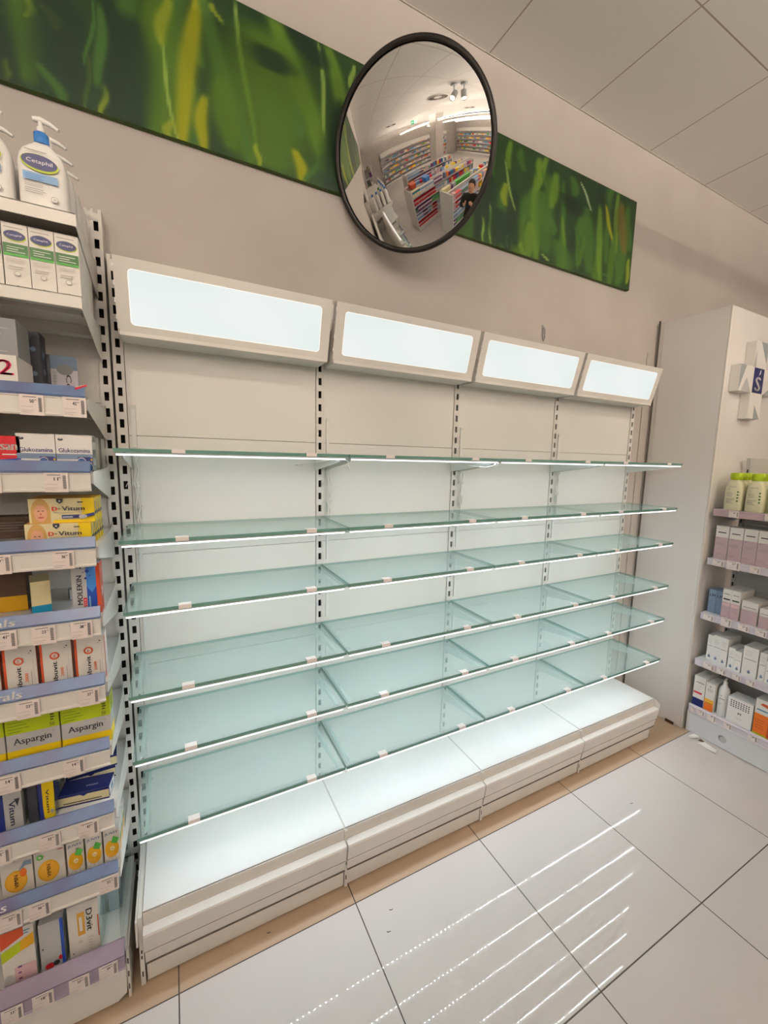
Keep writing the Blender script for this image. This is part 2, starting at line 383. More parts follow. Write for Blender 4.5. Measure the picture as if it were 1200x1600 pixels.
def canvas():
    X0, X1, Z0, Z1, YF = -2.9, 2.568, 2.663, 3.143, 0.040
    xs = []; x = X0
    while x < X1: xs.append(x); x += (0.03 if x < -0.35 else 0.006)
    xs.append(X1); nz = 60; zs = [Z0 + (Z1 - Z0) * i / nz for i in range(nz + 1)]
    rr = random.Random(3); bl = list(BL)
    for i in range(46):
        x = rr.uniform(X0, -0.3); zt = rr.uniform(2.8, 3.2); zb = rr.uniform(2.6, 2.8)
        bl.append((x, zt, x + rr.uniform(-.1, .1), zb, rr.uniform(.01, .07), rr.choice(['G', 'M', 'Y2', 'G2', 'D']), 1))
    for i in range(60):
        x = rr.uniform(-.3, X1); zt = rr.uniform(2.75, 3.2); zb = zt - rr.uniform(.1, .35)
        bl.insert(0, (x, zt, x + rr.uniform(-.04, .04), zb, rr.uniform(.02, .06), rr.choice(['G', 'M', 'D', 'D', 'M']), 1.3))
    from mathutils import noise
    cols = [[0, 0, 0] for _ in range(len(xs) * len(zs))]
    for i, x in enumerate(xs):
        for j, z in enumerate(zs):
            q = noise.noise((x * 5, z * 1.4, 0)) * .5 + .5; q2 = noise.noise((x * 19, z * 3, 5)) * .5 + .5
            cols[i * len(zs) + j] = [8 + 26 * q + 10 * q2, 34 + 34 * q + 12 * q2, 14 + 12 * q]
    import bisect
    for (x0, z0, x1, z1, w, c, s) in bl:
        C = PAL[c]; w = max(w, .008); hw = w * .5; rad = hw * (1 + .9 * s)
        lo = bisect.bisect_left(xs, min(x0, x1) - rad); hi = bisect.bisect_right(xs, max(x0, x1) + rad)
        if z0 < z1: x0, z0, x1, z1 = x1, z1, x0, z0
        L = max(z0 - z1, .02)
        for j, z in enumerate(zs):
            tt = (z0 - z) / L
            if tt < -.12 or tt > 1.12: continue
            fade = min(1, (tt + .12) / .12, (1.12 - tt) / .12)
            xc = x0 + (x1 - x0) * tt + .006 * sin(tt * 5 + x0 * 9)
            ww = hw * (.75 + .5 * sin(max(0, min(1, tt)) * pi))
            for i in range(lo, hi):
                d = abs(xs[i] - xc) / max(ww, 1e-4)
                a = 1 if d < .5 else math.exp(-((d - .5) ** 2) / (.25 + .5 * s * s * .6))
                a *= fade * .85
                if a < .02: continue
                k = i * len(zs) + j; o = cols[k]
                for e in range(3): o[e] += (C[e] - o[e]) * a
    me = bpy.data.meshes.new('printed_face')
    vs = [(x, YF, z) for x in xs for z in zs]; nzv = len(zs)
    fs = [(i * nzv + j, (i + 1) * nzv + j, (i + 1) * nzv + j + 1, i * nzv + j + 1) for i in range(len(xs) - 1) for j in range(nz)]
    me.from_pydata(vs, [], fs)
    ca = me.color_attributes.new('grass', 'FLOAT_COLOR', 'POINT')
    flat = []
    for c in cols: flat += [q_ * .80 for q_ in s2l(*[max(0, min(255, v)) for v in c])] + [1]
    ca.data.foreach_set('color', flat)
    m = mat('grass_print', (0.1, 0.3, 0.05), 0.55, spec=0.3); n, l = nodes_of(m)
    a = n.new('ShaderNodeVertexColor'); a.layer_name = 'grass'; l.new(a.outputs[0], n['Principled BSDF'].inputs['Base Color'])
    me.materials.append(m)
    root = thing('wall_canvas', 'long panoramic canvas printed with blurred green grass, high on the wall behind the mirror', 'picture', (0, 0, 0))
    fo = bpy.data.objects.new('printed_face', me); COL.objects.link(fo); fo.parent = root
    mb = MB(); mb.box(X0, X1, YF + .0005, WALL_Y - .0005, Z0, Z1, 'canvas_edge'); mb.build('stretcher_frame', root)
canvas()

# ================================================================== MIRROR
def convex_mirror():
    c = Vector((0.9368, -0.1939, 2.7254)); nrm = Vector((-0.70504, -0.61679, -0.34998)).normalized()
    t = thing('convex_mirror', 'round convex safety mirror with black rubber rim, tilted down from the wall over the canvas', 'mirror', c)
    q = nrm.to_track_quat('Z', 'Y').to_matrix().to_4x4()
    Rs = 0.96; rr = 0.286; h = math.sqrt(Rs * Rs - rr * rr)
    prof = [(Rs * sin(a), Rs * cos(a) - h) for a in [math.asin(rr / Rs) * (1 - i / 40) for i in range(41)]]
    mb = MB(); seg = 128; vs = []
    for r, z in prof[:-1]:
        for k in range(seg): vs.append((r * cos(2*pi*k/seg), r * sin(2*pi*k/seg), z))
    vs.append((0, 0, Rs - h)); fs = []
    for i in range(39):
        for k in range(seg): fs.append((i*seg+k, i*seg+(k+1)%seg, (i+1)*seg+(k+1)%seg, (i+1)*seg+k))
    for k in range(seg): fs.append((39*seg+k, 39*seg+(k+1)%seg, len(vs)-1))
    mb.add(vs, fs, 'mirror', True)
    mb.v = [tuple(q @ Vector(v)) for v in mb.v]; mb.build('mirror_dome', t)
    mb = MB(); ring = []; 
    for r, z in [(0.283, 0.004), (0.286, 0.008), (0.294, 0.009), (0.300, 0.004), (0.301, -0.008), (0.296, -0.014), (0.285, -0.014)]: ring.append((r, z))
    mb.lathe(ring, (0, 0, 0), 'black_rubber', 96, close=False); mb.v = [tuple(q @ Vector(v)) for v in mb.v]; mb.build('rubber_rim', t)
    mb = MB(); mb.lathe([(0.285, -0.013), (0.22, -0.03), (0.05, -0.045), (0.001, -0.046)], (0, 0, 0), 'charcoal', 48, close=False); mb.v = [tuple(q @ Vector(v)) for v in mb.v]; mb.build('back_shell', t)
    b0 = q @ Vector((0, 0, -0.045)); mb = MB()
    mb.tube([b0, b0 + Vector((0.05, 0.07, 0.01)), Vector((0.08, 0.2100, 0.02))], 0.012, 'charcoal', 10)
    mb.box(0.05, 0.11, 0.204, 0.2155, -0.04, 0.08, 'charcoal'); mb.build('wall_bracket', t)
convex_mirror()

t = thing('wall_hook', 'small pale looped cable hook on the bare wall above the third light box', 'hook', (1.912, WALL_Y, 2.32))
mb = MB(); mb.tube([(0, -.004, .04), (-.008, -.008, .02), (-.008, -.008, -.02), (0, -.008, -.034), (.008, -.008, -.02), (.008, -.008, .02), (0, -.004, .04)], .0025, 'grey', 6); mb.build('loop', t)
mb = MB(); mb.box(-.008, .008, -.006, -.0005, .022, .046, 'light_grey'); mb.build('base_plate', t)

# ================================================================== SLOTTED UPRIGHTS
def upright(x, z1, label, w=0.030, z0=0.0, n_from=0.09, group='slotted wall uprights'):
    t = thing('slotted_upright', label, 'upright', (x, 0, 0), 0, group)
    mb = MB(); mb.box(-w/2, -w/2 + .002, 0.0, 0.055, z0, z1, 'metal_paint'); mb.box(w/2 - .002, w/2, 0.0, 0.055, z0, z1, 'metal_paint')
    # front face left open at the slots: strips and rungs
    sw = 0.0125; zz = []; z = n_from
    while z < z1 - .03: zz.append(z); z += .05
    mb.box(-w/2 + .002, -sw/2, 0.0, .003, z0, z1, 'metal_paint'); mb.box(sw/2, w/2 - .002, 0.0, .003, z0, z1, 'metal_paint')
    prev = z0
    for z in zz:
        mb.box(-sw/2, sw/2, 0.0, .003, prev, z - .0135, 'metal_paint'); prev = z + .0135
    mb.box(-sw/2, sw/2, 0.0, .003, prev, z1 - .012, 'metal_paint')
    mb.box(-w/2 + .002, w/2 - .002, .03, .034, z0, z1, 'slot_dark')
    mb.build('channel', t)
    return t
BAY = 0.665
names4 = ['leftmost', 'second', 'third', 'rightmost']
ups = ['at the left end of the glass shelving', 'between the first and second bays', 'between the second and third bays', 'between the third and last bays', 'at the right end of the glass shelving']
for k in range(5):
    upright(k * BAY, 2.25, 'pale steel upright with dark slots ' + ups[k])
upright(-0.037, 2.37, 'taller pale slotted steel upright at the right end of the stocked pharmacy shelves', n_from=0.072)

# ================================================================== WALL SHELVING BAYS (back panels + base)
def bay(k):
    x = k * BAY
    t = thing('shelving_bay', ['leftmost bay of the empty white wall shelving, beside the stocked shelves', 'second bay from the left of the empty white wall shelving', 'third bay from the left of the empty white wall shelving', 'rightmost bay of the empty white wall shelving, beside the corner cabinet'][k], 'shelving unit', (x, 0, 0), 0, 'bays of the empty wall shelving')
    zs = [0.15, 0.503, 0.903, 1.303, 1.703, 2.103, 2.24]
    for a, b in zip(zs, zs[1:]):
        mb = MB(); mb.box(0.0165, BAY - 0.0165, 0.006, 0.020, a + .0008, b - .0008, 'panel_paint'); mb.build('back_panel', t, bevel=0.0008)
    g = 0.0025; x0, x1 = g, BAY - g
    mb = MB(); mb.box(x0, x1, -0.302, 0.004, 0.228, 0.250, 'deck_paint'); mb.build('base_deck', t, bevel=0.0015)
    mb = MB(); mb.prism_x([(-0.3035, 0.247), (-0.3065, 0.247), (-0.3075, 0.206), (-0.336, 0.203), (-0.338, 0.196), (-0.330, 0.136), (-0.310, 0.136), (-0.300, 0.20)], x0, x1, 'metal_paint'); mb.build('front_fascia', t, bevel=0.001)
    mb = MB(); mb.prism_x([(-0.300, 0.131), (-0.326, 0.131), (-0.3265, 0.124), (-0.319, 0.086), (-0.295, 0.086)], x0 + .002, x1 - .002, 'metal_paint'); mb.build('lower_fascia', t, bevel=0.001)
    mb = MB(); mb.box(x0 + .001, x1 - .001, -0.3282, -0.300, 0.1322, 0.1352, 'seam_dark'); mb.build('gap_shade_strip', t)  # these dark strips stand in for the shade in the fascia gaps
    mb = MB(); mb.box(x0 + .003, x1 - .003, -0.3215, -0.300, 0.0818, 0.0852, 'seam_dark'); mb.build('gap_shade_strip', t)
    mb = MB(); mb.box(x0 + .001, x1 - .001, -0.3085, -0.300, 0.2042, 0.2062, 'seam_dark'); mb.build('gap_shade_strip', t)
    mb = MB(); mb.box(x0 + .001, x1 - .001, -0.3035, -0.3022, 0.2485, 0.2500, 'grey'); mb.build('gap_shade_strip', t)
    mb = MB(); mb.prism_x([(-0.288, 0.080), (-0.312, 0.078), (-0.308, 0.008), (-0.288, 0.008)], x0 + .004, x1 - (.03 if k == 3 else .004), 'metal_paint'); mb.build('kick_plate', t, bevel=0.001)
    mb = MB(); mb.box(x0 + .003, x1 - .003, -0.298, 0.0, 0.020, 0.222, 'grey_metal'); mb.build('base_box', t)
    for xx in ((0.004,) if k else (-0.004,)):
        mb = MB(); mb.box(xx - .0065, xx + .0055, -0.3135, -0.02, 0.004, 0.245, 'metal_paint')
        for i, zz in enumerate((0.045, 0.105, 0.125)):
            f = Face(mb, (xx - .0065, -0.3135, 0), (1, 0, 0), (0, 0, 1), (0, -1, 0)); f.rect(.004, zz - .010 if i == 0 else zz - .006, .0075, zz + .010 if i == 0 else zz + .006, 'slot_dark')
        if k == 0: mb.box(xx - .012, xx - .007, -0.33, -0.02, 0.165, 0.252, 'metal_paint')
        mb.build('base_foot', t)
        if k: t.children[-1].location.x -= .0035
    if k == 3:
        mb = MB(); mb.prism([(BAY - .001, -0.302, 0.252), (BAY - .001, -0.338, 0.232), (BAY - .001, -0.338, 0.205), (BAY - .001, -0.302, 0.195)], (.003, 0, 0), 'metal_paint'); mb.build('end_cap', t)
    return t
for k in range(4): bay(k)

# ================================================================== GLASS SHELVES WITH LED STRIPS
def glass_shelf():
    t = thing('glass_shelf', '', 'glass shelf')
    g = 0.0022
    mb = MB(); vs = [(x, y, z) for x in (g, BAY - g) for y in (-0.3126, -0.009) for z in (-0.010, 0.0)]
    mb.add(vs, [(0, 2, 6, 4), (1, 5, 7, 3)], 'shelf_glass')
    mb.add(vs, [(0, 4, 5, 1)], 'glass_edge'); mb.add(vs, [(0, 1, 3, 2), (4, 6, 7, 5), (2, 3, 7, 6)], 'glass_edge_soft'); mb.build('glass_pane', t)
    # LED strip under the front edge: slim aluminium channel, lens and a row of chips
    mb = MB(); mb.box(0.006, BAY - 0.012, -0.3105, -0.2945, -0.0145, -0.0105, 'light_grey')
    s = mb.build('led_channel', t)
    mb = MB(); mb.box(0.008, BAY - 0.014, -0.3108, -0.3087, -0.0188, -0.0146, 'led_lens'); mb.build('lens', s)
    mb = MB(); n = 28
    for i in range(n):
        x = 0.020 + (BAY - 0.046) * i / (n - 1)
        mb.add([(x - .0016, -.3036, -.0170), (x - .0016, -.3000, -.0154), (x + .0016, -.3000, -.0154), (x + .0016, -.3036, -.0170)], [(0, 1, 2, 3)], 'led_chip')
    mb.build('led_chips', s)
    for xx in (0.140, 0.520):
        mb = MB(); mb.prism_x([(-0.3126, 0.0008), (-0.2925, 0.0008), (-0.2925, 0.0018), (-0.3142, 0.0018), (-0.3148, -0.0095), (-0.3130, -0.0095)], xx - .002, xx + .032, 'clip_plastic')
        mb.build('label_clip', t)
    for sgn, xx in ((1, 0.019), (-1, BAY - 0.019)):
        mb = MB(); pts = [(xx, -0.001, -0.011), (xx, -0.001, -0.066), (xx, -0.035, -0.060), (xx, -0.272, -0.026), (xx, -0.283, -0.0115)]
        mb.prism(pts, (0.0022 * sgn, 0, 0), 'plastic')
        mb.box(min(xx, xx + .010 * sgn), max(xx, xx + .010 * sgn), -0.28, -0.004, -0.0125, -0.0108, 'plastic')
        for yy in (-0.05, -0.155, -0.262): mb.lathe([(0.006, -.0145), (0.0075, -.0125), (0.0075, -.0108)], (xx + .009 * sgn, yy, 0), 'plastic', 12)
        mb.build('bracket', t)
    return t
SHZ = [1.6577, 1.410, 1.2100, 0.9600, 0.7598, 0.5105]
tiers = ['topmost of its six', 'second from the top', 'third from the top', 'fourth from the top', 'fifth from the top', 'lowest of its six']
baysn = ['leftmost bay', 'second bay from the left', 'third bay from the left', 'rightmost bay']
gs0 = glass_shelf(); first = True
for k in range(4):
    for i, z in enumerate(SHZ):
        lab = 'empty lit glass shelf, %s, %s' % (baysn[k], tiers[i])
        if first: o = gs0; o.location = (k * BAY, 0, z); o['label'] = lab; o['group'] = 'glass shelves with LED strips'; first = False
        else: o = dup(gs0, (k * BAY, 0, z), None, lab, 'glass shelves with LED strips')

# ================================================================== HEADER LIGHT BOXES
def rrect(x0, z0, x1, z1, r, n=5):
    p = []
    for cx, cz, a0 in ((x1 - r, z0 + r, -pi/2), (x1 - r, z1 - r, 0), (x0 + r, z1 - r, pi/2), (x0 + r, z0 + r, pi)):
        for i in range(n + 1): a = a0 + pi/2 * i / n; p.append((cx + r * cos(a), cz + r * sin(a)))
    return p
def header():
    t = thing('light_box', '', 'light box')
    x0, x1 = 0.012, BAY - 0.006; h = 0.197; tilt = math.atan2(0.050, 0.19)
    O = Vector((0, -0.106, 2.003)); V = Vector((0, -sin(tilt), cos(tilt))); N = Vector((0, -cos(tilt), -sin(tilt)))
    outer = [(x0, 0), (x1, 0), (x1, h), (x0, h)]
    inner = rrect(x0 + .034, 0.020, x1 - .034, h - .027, 0.012)
    mb = MB()
    P = lambda x, v, d=0: O + Vector((x, 0, 0)) + V * v + N * d
    # frame as a strip between the outer rectangle and the rounded window
    import itertools
    nI = len(inner); q = nI // 4
    vs = [P(*p) for p in outer] + [P(*p) for p in inner]; corner_of = {0: 1, 1: 2, 2: 3, 3: 0}; fs = []
    for c in range(4):
        seg = [4 + c * q + i for i in range(q)]; oc = corner_of[c]
        for a, b in zip(seg, seg[1:]): fs.append((oc, b, a))
        nxt = 4 + ((c + 1) * q) % nI; fs.append((oc, corner_of[(c + 1) % 4], nxt, seg[-1]))
    mb.add(vs, fs, 'metal_paint')
    b = [P(*p, -0.032) for p in outer]; f = [P(*p) for p in outer]
    mb.add(f + b, [(0, 1, 5, 4), (1, 2, 6, 5), (2, 3, 7, 6), (3, 0, 4, 7), (4, 5, 6, 7)], 'metal_paint')
    mb.build('housing', t)
    rim = rrect(x0 + .0335, 0.0195, x1 - .0335, h - .0265, 0.0125); glow = rrect(x0 + .0365, .0225, x1 - .0365, h - .0295, .0105)
    mb = MB(); vs = [P(*p, -.0006) for p in rim] + [P(*p, -.0003) for p in glow]; n = len(rim)
    mb.add(vs, [(i, (i + 1) % n, n + (i + 1) % n, n + i) for i in range(n)], 'header_glow')
    mb.add([P(*p, -.0002) for p in glow], [tuple(range(n))], 'header_window'); mb.build('lit_window', t)
    mb = MB(); mb.box(x0 + .004, x1 - .004, -0.108, 0.004, 1.992, 1.9945, 'metal_paint'); mb.box(x0 + .004, x1 - .004, -0.1085, -0.1065, 1.992, 2.003, 'metal_paint'); mb.build('lower_tray', t)
    for xx in (x0 + .001, x1 - .003):
        mb = MB(); mb.prism([(xx, -.106, 1.995), (xx, -.001, 1.995), (xx, -.001, 2.10), (xx, -.135, 2.12)], (.002, 0, 0), 'metal_paint'); mb.build('side_bracket', t)
    mb = MB(); mb.add([P(x0 + .0002, 0, .0014), P(x0 + .0045, 0, .0014), P(x0 + .0045, .006, .0014), P(x0 + .0002, .006, .0014)], [(0, 1, 2, 3)], 'chrome'); mb.build('corner_clip', t)
    for i in range(4):
        v = .03 + i * .045; mb = MB(); mb.box(x0 - .0015, x0 - .0002, *sorted((O.y + V.y * v - .004, O.y + V.y * v + .001)), O.z + V.z * v, O.z + V.z * v + .012, 'chrome'); mb.build('screw', t)
    mb = MB(); mb.add([P(x0 + .05, h + .0004, -.008), P(x1 - .05, h + .0004, -.008), P(x1 - .05, h + .0004, -.020), P(x0 + .05, h + .0004, -.020)], [(0, 1, 2, 3)], 'header_glow'); mb.build('top_glow_strip', t)  # glowing strip added on the closed top for light spilling upward
    return t
hl = ['lit white light box heading the leftmost bay, nearest the stocked shelves', 'lit white light box heading the second bay, below the convex mirror', 'lit white light box heading the third bay, under the small wall hook', 'lit white light box heading the rightmost bay, beside the corner cabinet']
h0 = header(); h0['label'] = hl[0]; h0['group'] = 'tilted header light boxes'
for k in range(1, 4): dup(h0, (k * BAY, 0, 0), None, hl[k], 'tilted header light boxes')

# ================================================================== CABLES
def cable_bundle(x, z_top, z_bot, label, seed):
    rr = random.Random(seed)
    t = thing('cable_bundle', label, 'cable', (x, -0.004, 0), 0, 'white cable bundles by the uprights')
    mb = MB()
    for j in range(3):
        pts = []; nn = 14; ph = rr.uniform(0, 6)
        for i in range(nn + 1):
            z = z_top + (z_bot - z_top) * i / nn
            pts.append((0.004 * j - .004 + .0028 * sin(ph + i * (1.1 + .3 * j)), -0.010 - .004 * cos(ph + i * .9 + j), z))
        mb.tube(pts, 0.0032, 'cable', 6)
    mb.build('cables', t)
    for z in (z_top - .10, z_top - .17):
        mb = MB(); mb.tube([(.013 * cos(a), -.011 + .009 * sin(a), z + .004 * sin(a)) for a in [2*pi*i/12 for i in range(13)]], .0013, 'cable', 5, caps=False); 
        mb.tube([(-.013, -.011, z), (-.024, -.02, z + .008), (-.03, -.018, z - .004)], .0013, 'cable', 5); mb.build('cable_tie', t)
    mb = MB(); mb.box(-.010, .010, .0003, .0016, z_bot + .01, z_bot + .06, 'clear_acrylic'); mb.build('adhesive_holder', t)
    return t
for k in range(4):
    cable_bundle(k * BAY + .032, 1.64, 1.405 + .01, 'white cable bundle beside the upright under the top shelf, %s' % baysn[k], k)
for k in range(4):
    t = thing('cable_conduit', 'thin vertical white cable duct beside the %s upright, above the top glass shelf' % ['leftmost', 'second', 'third', 'fourth'][k], 'cable duct', (k * BAY + .032, .0045, 0), 0, 'thin cable ducts')
    mb = MB(); mb.box(-.006, .006, -.006, 0, 1.665, 1.80, 'plastic'); mb.build('duct', t)
    mb = MB(); mb.box(-.0065, .0065, -.0068, 0, 1.788, 1.80, 'clear_acrylic'); mb.build('end_clip', t)
    for i, (za, zb) in enumerate(((1.225, 1.385), (0.975, 1.19), (0.78, 0.94))):
        mb = MB(); mb.box(-.005, .005, -.005, 0, za, zb, 'plastic'); mb.build('duct_section', t)
def dangling(label, pts, tail=None):
    t = thing('loose_cable', label, 'cable', pts[0])
    o = Vector(pts[0]); mb = MB(); mb.tube([Vector(p) - o for p in pts], .0016, 'cable', 6); mb.build('wire', t)
    if tail:
        mb = MB(); mb.tube([Vector(p) - o for p in tail], .0028, 'plastic', 6); mb.build('connector', t)
z = SHZ[0] - .014
dangling('short white cable end hanging under the top glass shelf between the first and second bays', [(0.56, -.02, z - .03), (0.60, -.15, z - .014), (0.655, -.290, z - .002), (0.668, -.300, z - .012), (0.663, -.302, z - .024)], [(0.663, -.302, z - .022), (0.669, -.305, z - .034)])
dangling('white cable looping under the top glass shelf between the second and third bays', [(1.17, -.10, z - .004), (1.22, -.18, z - .012), (1.25, -.25, z - .020), (1.275, -.29, z - .022), (1.30, -.298, z - .016), (1.322, -.302, z - .002)])
z = SHZ[1] - .014
dangling('tiny white cable end hanging under the second glass shelf between the third and last bays', [(1.975, -.295, z), (1.992, -.302, z - .008), (1.990, -.303, z - .018)], [(1.990, -.303, z - .016), (1.997, -.305, z - .026)])
z = SHZ[5] - .014
dangling('tiny white cable end hanging under the lowest glass shelf between the first and second bays', [(0.650, -.295, z), (0.664, -.302, z - .006), (0.668, -.303, z - .016)])
z = SHZ[3] - .014
dangling('tiny white cable end hanging under the fourth glass shelf between the third and last bays', [(1.980, -.295, z), (1.994, -.302, z - .006), (1.998, -.303, z - .016)])

# ================================================================== STOCKED SHELVING ON THE LEFT
LX1 = -0.040; LX0 = -0.040 - 0.665; FY = -0.342
LS = dict(A=2.205, B=2.020, C=1.777, D=1.595, E=1.402, F=1.215, G=1.028, H=0.840, I=0.647, J=0.455)
ordn = dict(A='topmost', B='second from the top', C='third from the top', D='fourth from the top', E='fifth from the top', F='sixth from the top', G='fourth from the bottom', H='third up from the lowest shelf', I='second up from the lowest shelf', J='lowest')
desc = dict(A='plain metal shelf under the white pump bottles, topmost of the stocked shelves', B='plain metal shelf under the three green-banded cartons', C='metal shelf with blue front strip, under the carton with a pink 2', D='metal shelf with blue front strip, under the red carton and the joint supplement boxes',
  E='metal shelf with blue front strip, under the yellow boxes showing a child', F='metal shelf with blue front strip lettered rals', G='metal shelf with blue front strip lettered erals', H='metal shelf with blue front strip, under the large lime and yellow boxes', I='metal shelf with blue front strip, under the toppled navy boxes', J='metal shelf with blue front strip lettered ds')
def metal_shelf(key, x0=LX0, x1=LX1):
    s = LS[key]; t = thing('metal_shelf', desc[key], 'shelf', (x0, 0, s), 0, 'shelves of the stocked pharmacy unit'); w = x1 - x0 - .001
    fy = -0.322 if key in 'AB' else -0.330
    mb = MB(); mb.box(.001, w, fy, -0.004, -.003, 0, 'metal_paint'); mb.box(.001, w, -.05, -.004, -.03, -.003, 'metal_paint'); mb.box(.02, w - .02, -.20, -.17, -.014, -.003, 'metal_paint')
    mb.box(.001, w, fy, fy + .003, -.029, 0, 'metal_paint'); mb.build('tray', t, bevel=.0008)
    for xx in (w - .0018, .0015):
        mb = MB(); mb.prism([(xx, fy + .001, .001), (xx, fy + .001, -.031), (xx, -.06, -.088), (xx, -.003, -.090), (xx, -.003, .018), (xx, -.05, .004)], (.0016, 0, 0), 'metal_paint'); mb.build('bracket', t)
    if key in 'AB': return t
    mb = MB(); mb.prism_x([(FY, -.001), (FY - .002, .004), (FY + .013, .028), (FY + .016, .028), (FY + .012, -.001)], .001, w - .005, 'blue_strip'); st = mb.build('title_strip', t, label='blue marbled title strip')
    tx = dict(F=('rals', -0.217), G=('erals', -0.217), J=('ds', -0.289)).get(key)
    if tx:
        wd = {'rals': .052, 'erals': .068, 'ds': .030}[tx[0]]; mb = MB()
        f = Face(mb, (tx[1] - wd - x0, FY - .0022, .006), (1, 0, 0), Vector((0, .015, .024)).normalized(), Vector((0, -.024, .015)).normalized())
        f.k = 2; f.text(tx[0], 0, .001, wd, .018, 'white', bold=.0006); mb.build('lettering', st, label='white lettering ' + tx[0])
    mb = MB(); mb.prism_x([(FY, -.002), (FY - .004, -.002), (FY - .004, -.004), (FY - .001, -.005), (FY - .001, -.040), (FY - .005, -.043), (FY - .004, -.047), (FY + .004, -.047), (FY + .004, -.002)], .001, w - .005, 'metal_paint'); mb.build('price_rail', t)
    return t
for k_ in LS: metal_shelf(k_)
def left_unit():
    t = thing('shelving_bay', 'back and base of the stocked pharmacy shelving at the left edge', 'shelving unit', (LX0, 0, 0))
    w = LX1 - LX0
    zs = [0.19, 0.60, 1.0, 1.4, 1.80, 2.12, 2.37]
    for a, b in zip(zs, zs[1:]):
        mb = MB(); mb.box(.016, w - .0165 + .004, .006, .02, a + .001, b - .001, 'panel_paint'); mb.build('back_panel', t)
    mb = MB(); mb.box(.002, w - .002, -.322, 0, .165, .180, 'deck_paint'); mb.build('base_deck', t, bevel=.001)
    mb = MB(); mb.prism_x([(FY + .012, .176), (FY - .006, .181), (FY + .018, .214), (FY + .021, .214)], .001, w - .004, 'lilac_band'); mb.build('title_strip', t, label='plain lilac title strip')
    mb = MB(); mb.prism_x([(FY + .012, .176), (FY - .005, .178), (FY - .003, .138), (FY - .006, .134), (FY + .004, .134)], .001, w - .004, 'lilac_band'); mb.build('price_rail', t)
    mb = MB(); mb.prism([(.002, FY + .012, .128), (.002, FY + .012, .010), (w - .03, FY + .012, .010), (w - .006, FY + .012, .028), (w - .003, FY + .012, .128)], (0, .02, 0), 'metal_paint')
    mb.tube([(w - .255, FY + .012, .062), (w - .255, FY + .008, .062)], .019, 'light_grey', 24); mb.build('kick_plate', t, bevel=.001)
    mb = MB(); mb.box(w - .003, w + .004, -.325, -.02, .002, .17, 'metal_paint')
    f = Face(mb, (w - .003, -.325, 0), (1, 0, 0), (0, 0, 1), (0, -1, 0))
    for zz in (.04, .085, .13): f.rect(.002, zz - .01, .0052, zz + .01, 'slot_dark')
    mb.build('base_foot', t)
    mb = MB(); mb.box(w - .0135, w - .0115, -.318, -.01, .1815, .37, 'clear_acrylic'); mb.build('end_screen', t, label='clear acrylic end screen')
    return t
left_unit()
for (x, key, hh) in ((-0.1035, 'base', .15), (-0.185, 'base', .14), (-0.248, 'base', .14), (-0.182, 'I', .09), (-0.243, 'I', .09)):
    s = .1805 if key == 'base' else LS[key] + .0005
    t = thing('shelf_divider', 'thin clear divider standing %s' % {-.1035: 'right of the orange-patch carton, bottom deck', -.185: 'between the blue-edged and orange-patch cartons, bottom deck', -.248: 'right of the colourful carton, bottom deck', -.182: 'right of the yellow upright carton, behind the toppled boxes', -.243: 'between the blue-white carton and the yellow upright carton'}[x], 'divider', (x, -.31, s), 0, 'clear shelf dividers')
    mb = MB(); mb.prism([(0, 0, 0), (0, .28, 0), (0, .28, hh), (0, .03, hh), (0, 0, hh * .7)], (.0012, 0, 0), 'clear_acrylic'); mb.build('blade', t)
    mb = MB(); mb.box(-.005, .006, -.006, .006, 0, .012, 'grey'); mb.build('foot_clip', t)

# ---- cartons
def carton(w, d, h, draw, base='white', side=None, name='carton', top=None):
    mb = MB(); mb.box(0, w, 0, d, 0, h, base)
    f = Face(mb, (0, 0, 0), (1, 0, 0), (0, 0, 1), (0, -1, 0)); draw(f, w, h)
    g = Face(mb, (w, 0, 0), (0, 1, 0), (0, 0, 1), (1, 0, 0))
    g2 = Face(mb, (0, d, 0), (0, -1, 0), (0, 0, 1), (-1, 0, 0))
    if side: side(g, d, h); side(g2, d, h)
    tp = Face(mb, (0, 0, h), (1, 0, 0), (0, 1, 0), (0, 0, 1))
    if top: tp.rect(0, 0, w, d, top)
    return mb
def place(mb, name, label, cat, loc, rz=0, group=None, rx=0, ry=0):
    o = mb.build(name, loc=loc); o.rotation_euler = (rx, ry, rz); tag(o, label, cat, group); return o
def again(o, loc, label, rz=None):
    c = o.copy(); COL.objects.link(c); c.location = loc; c['label'] = label
    if rz is not None: c.rotation_euler = (0, 0, rz)
    return c
E = .0006
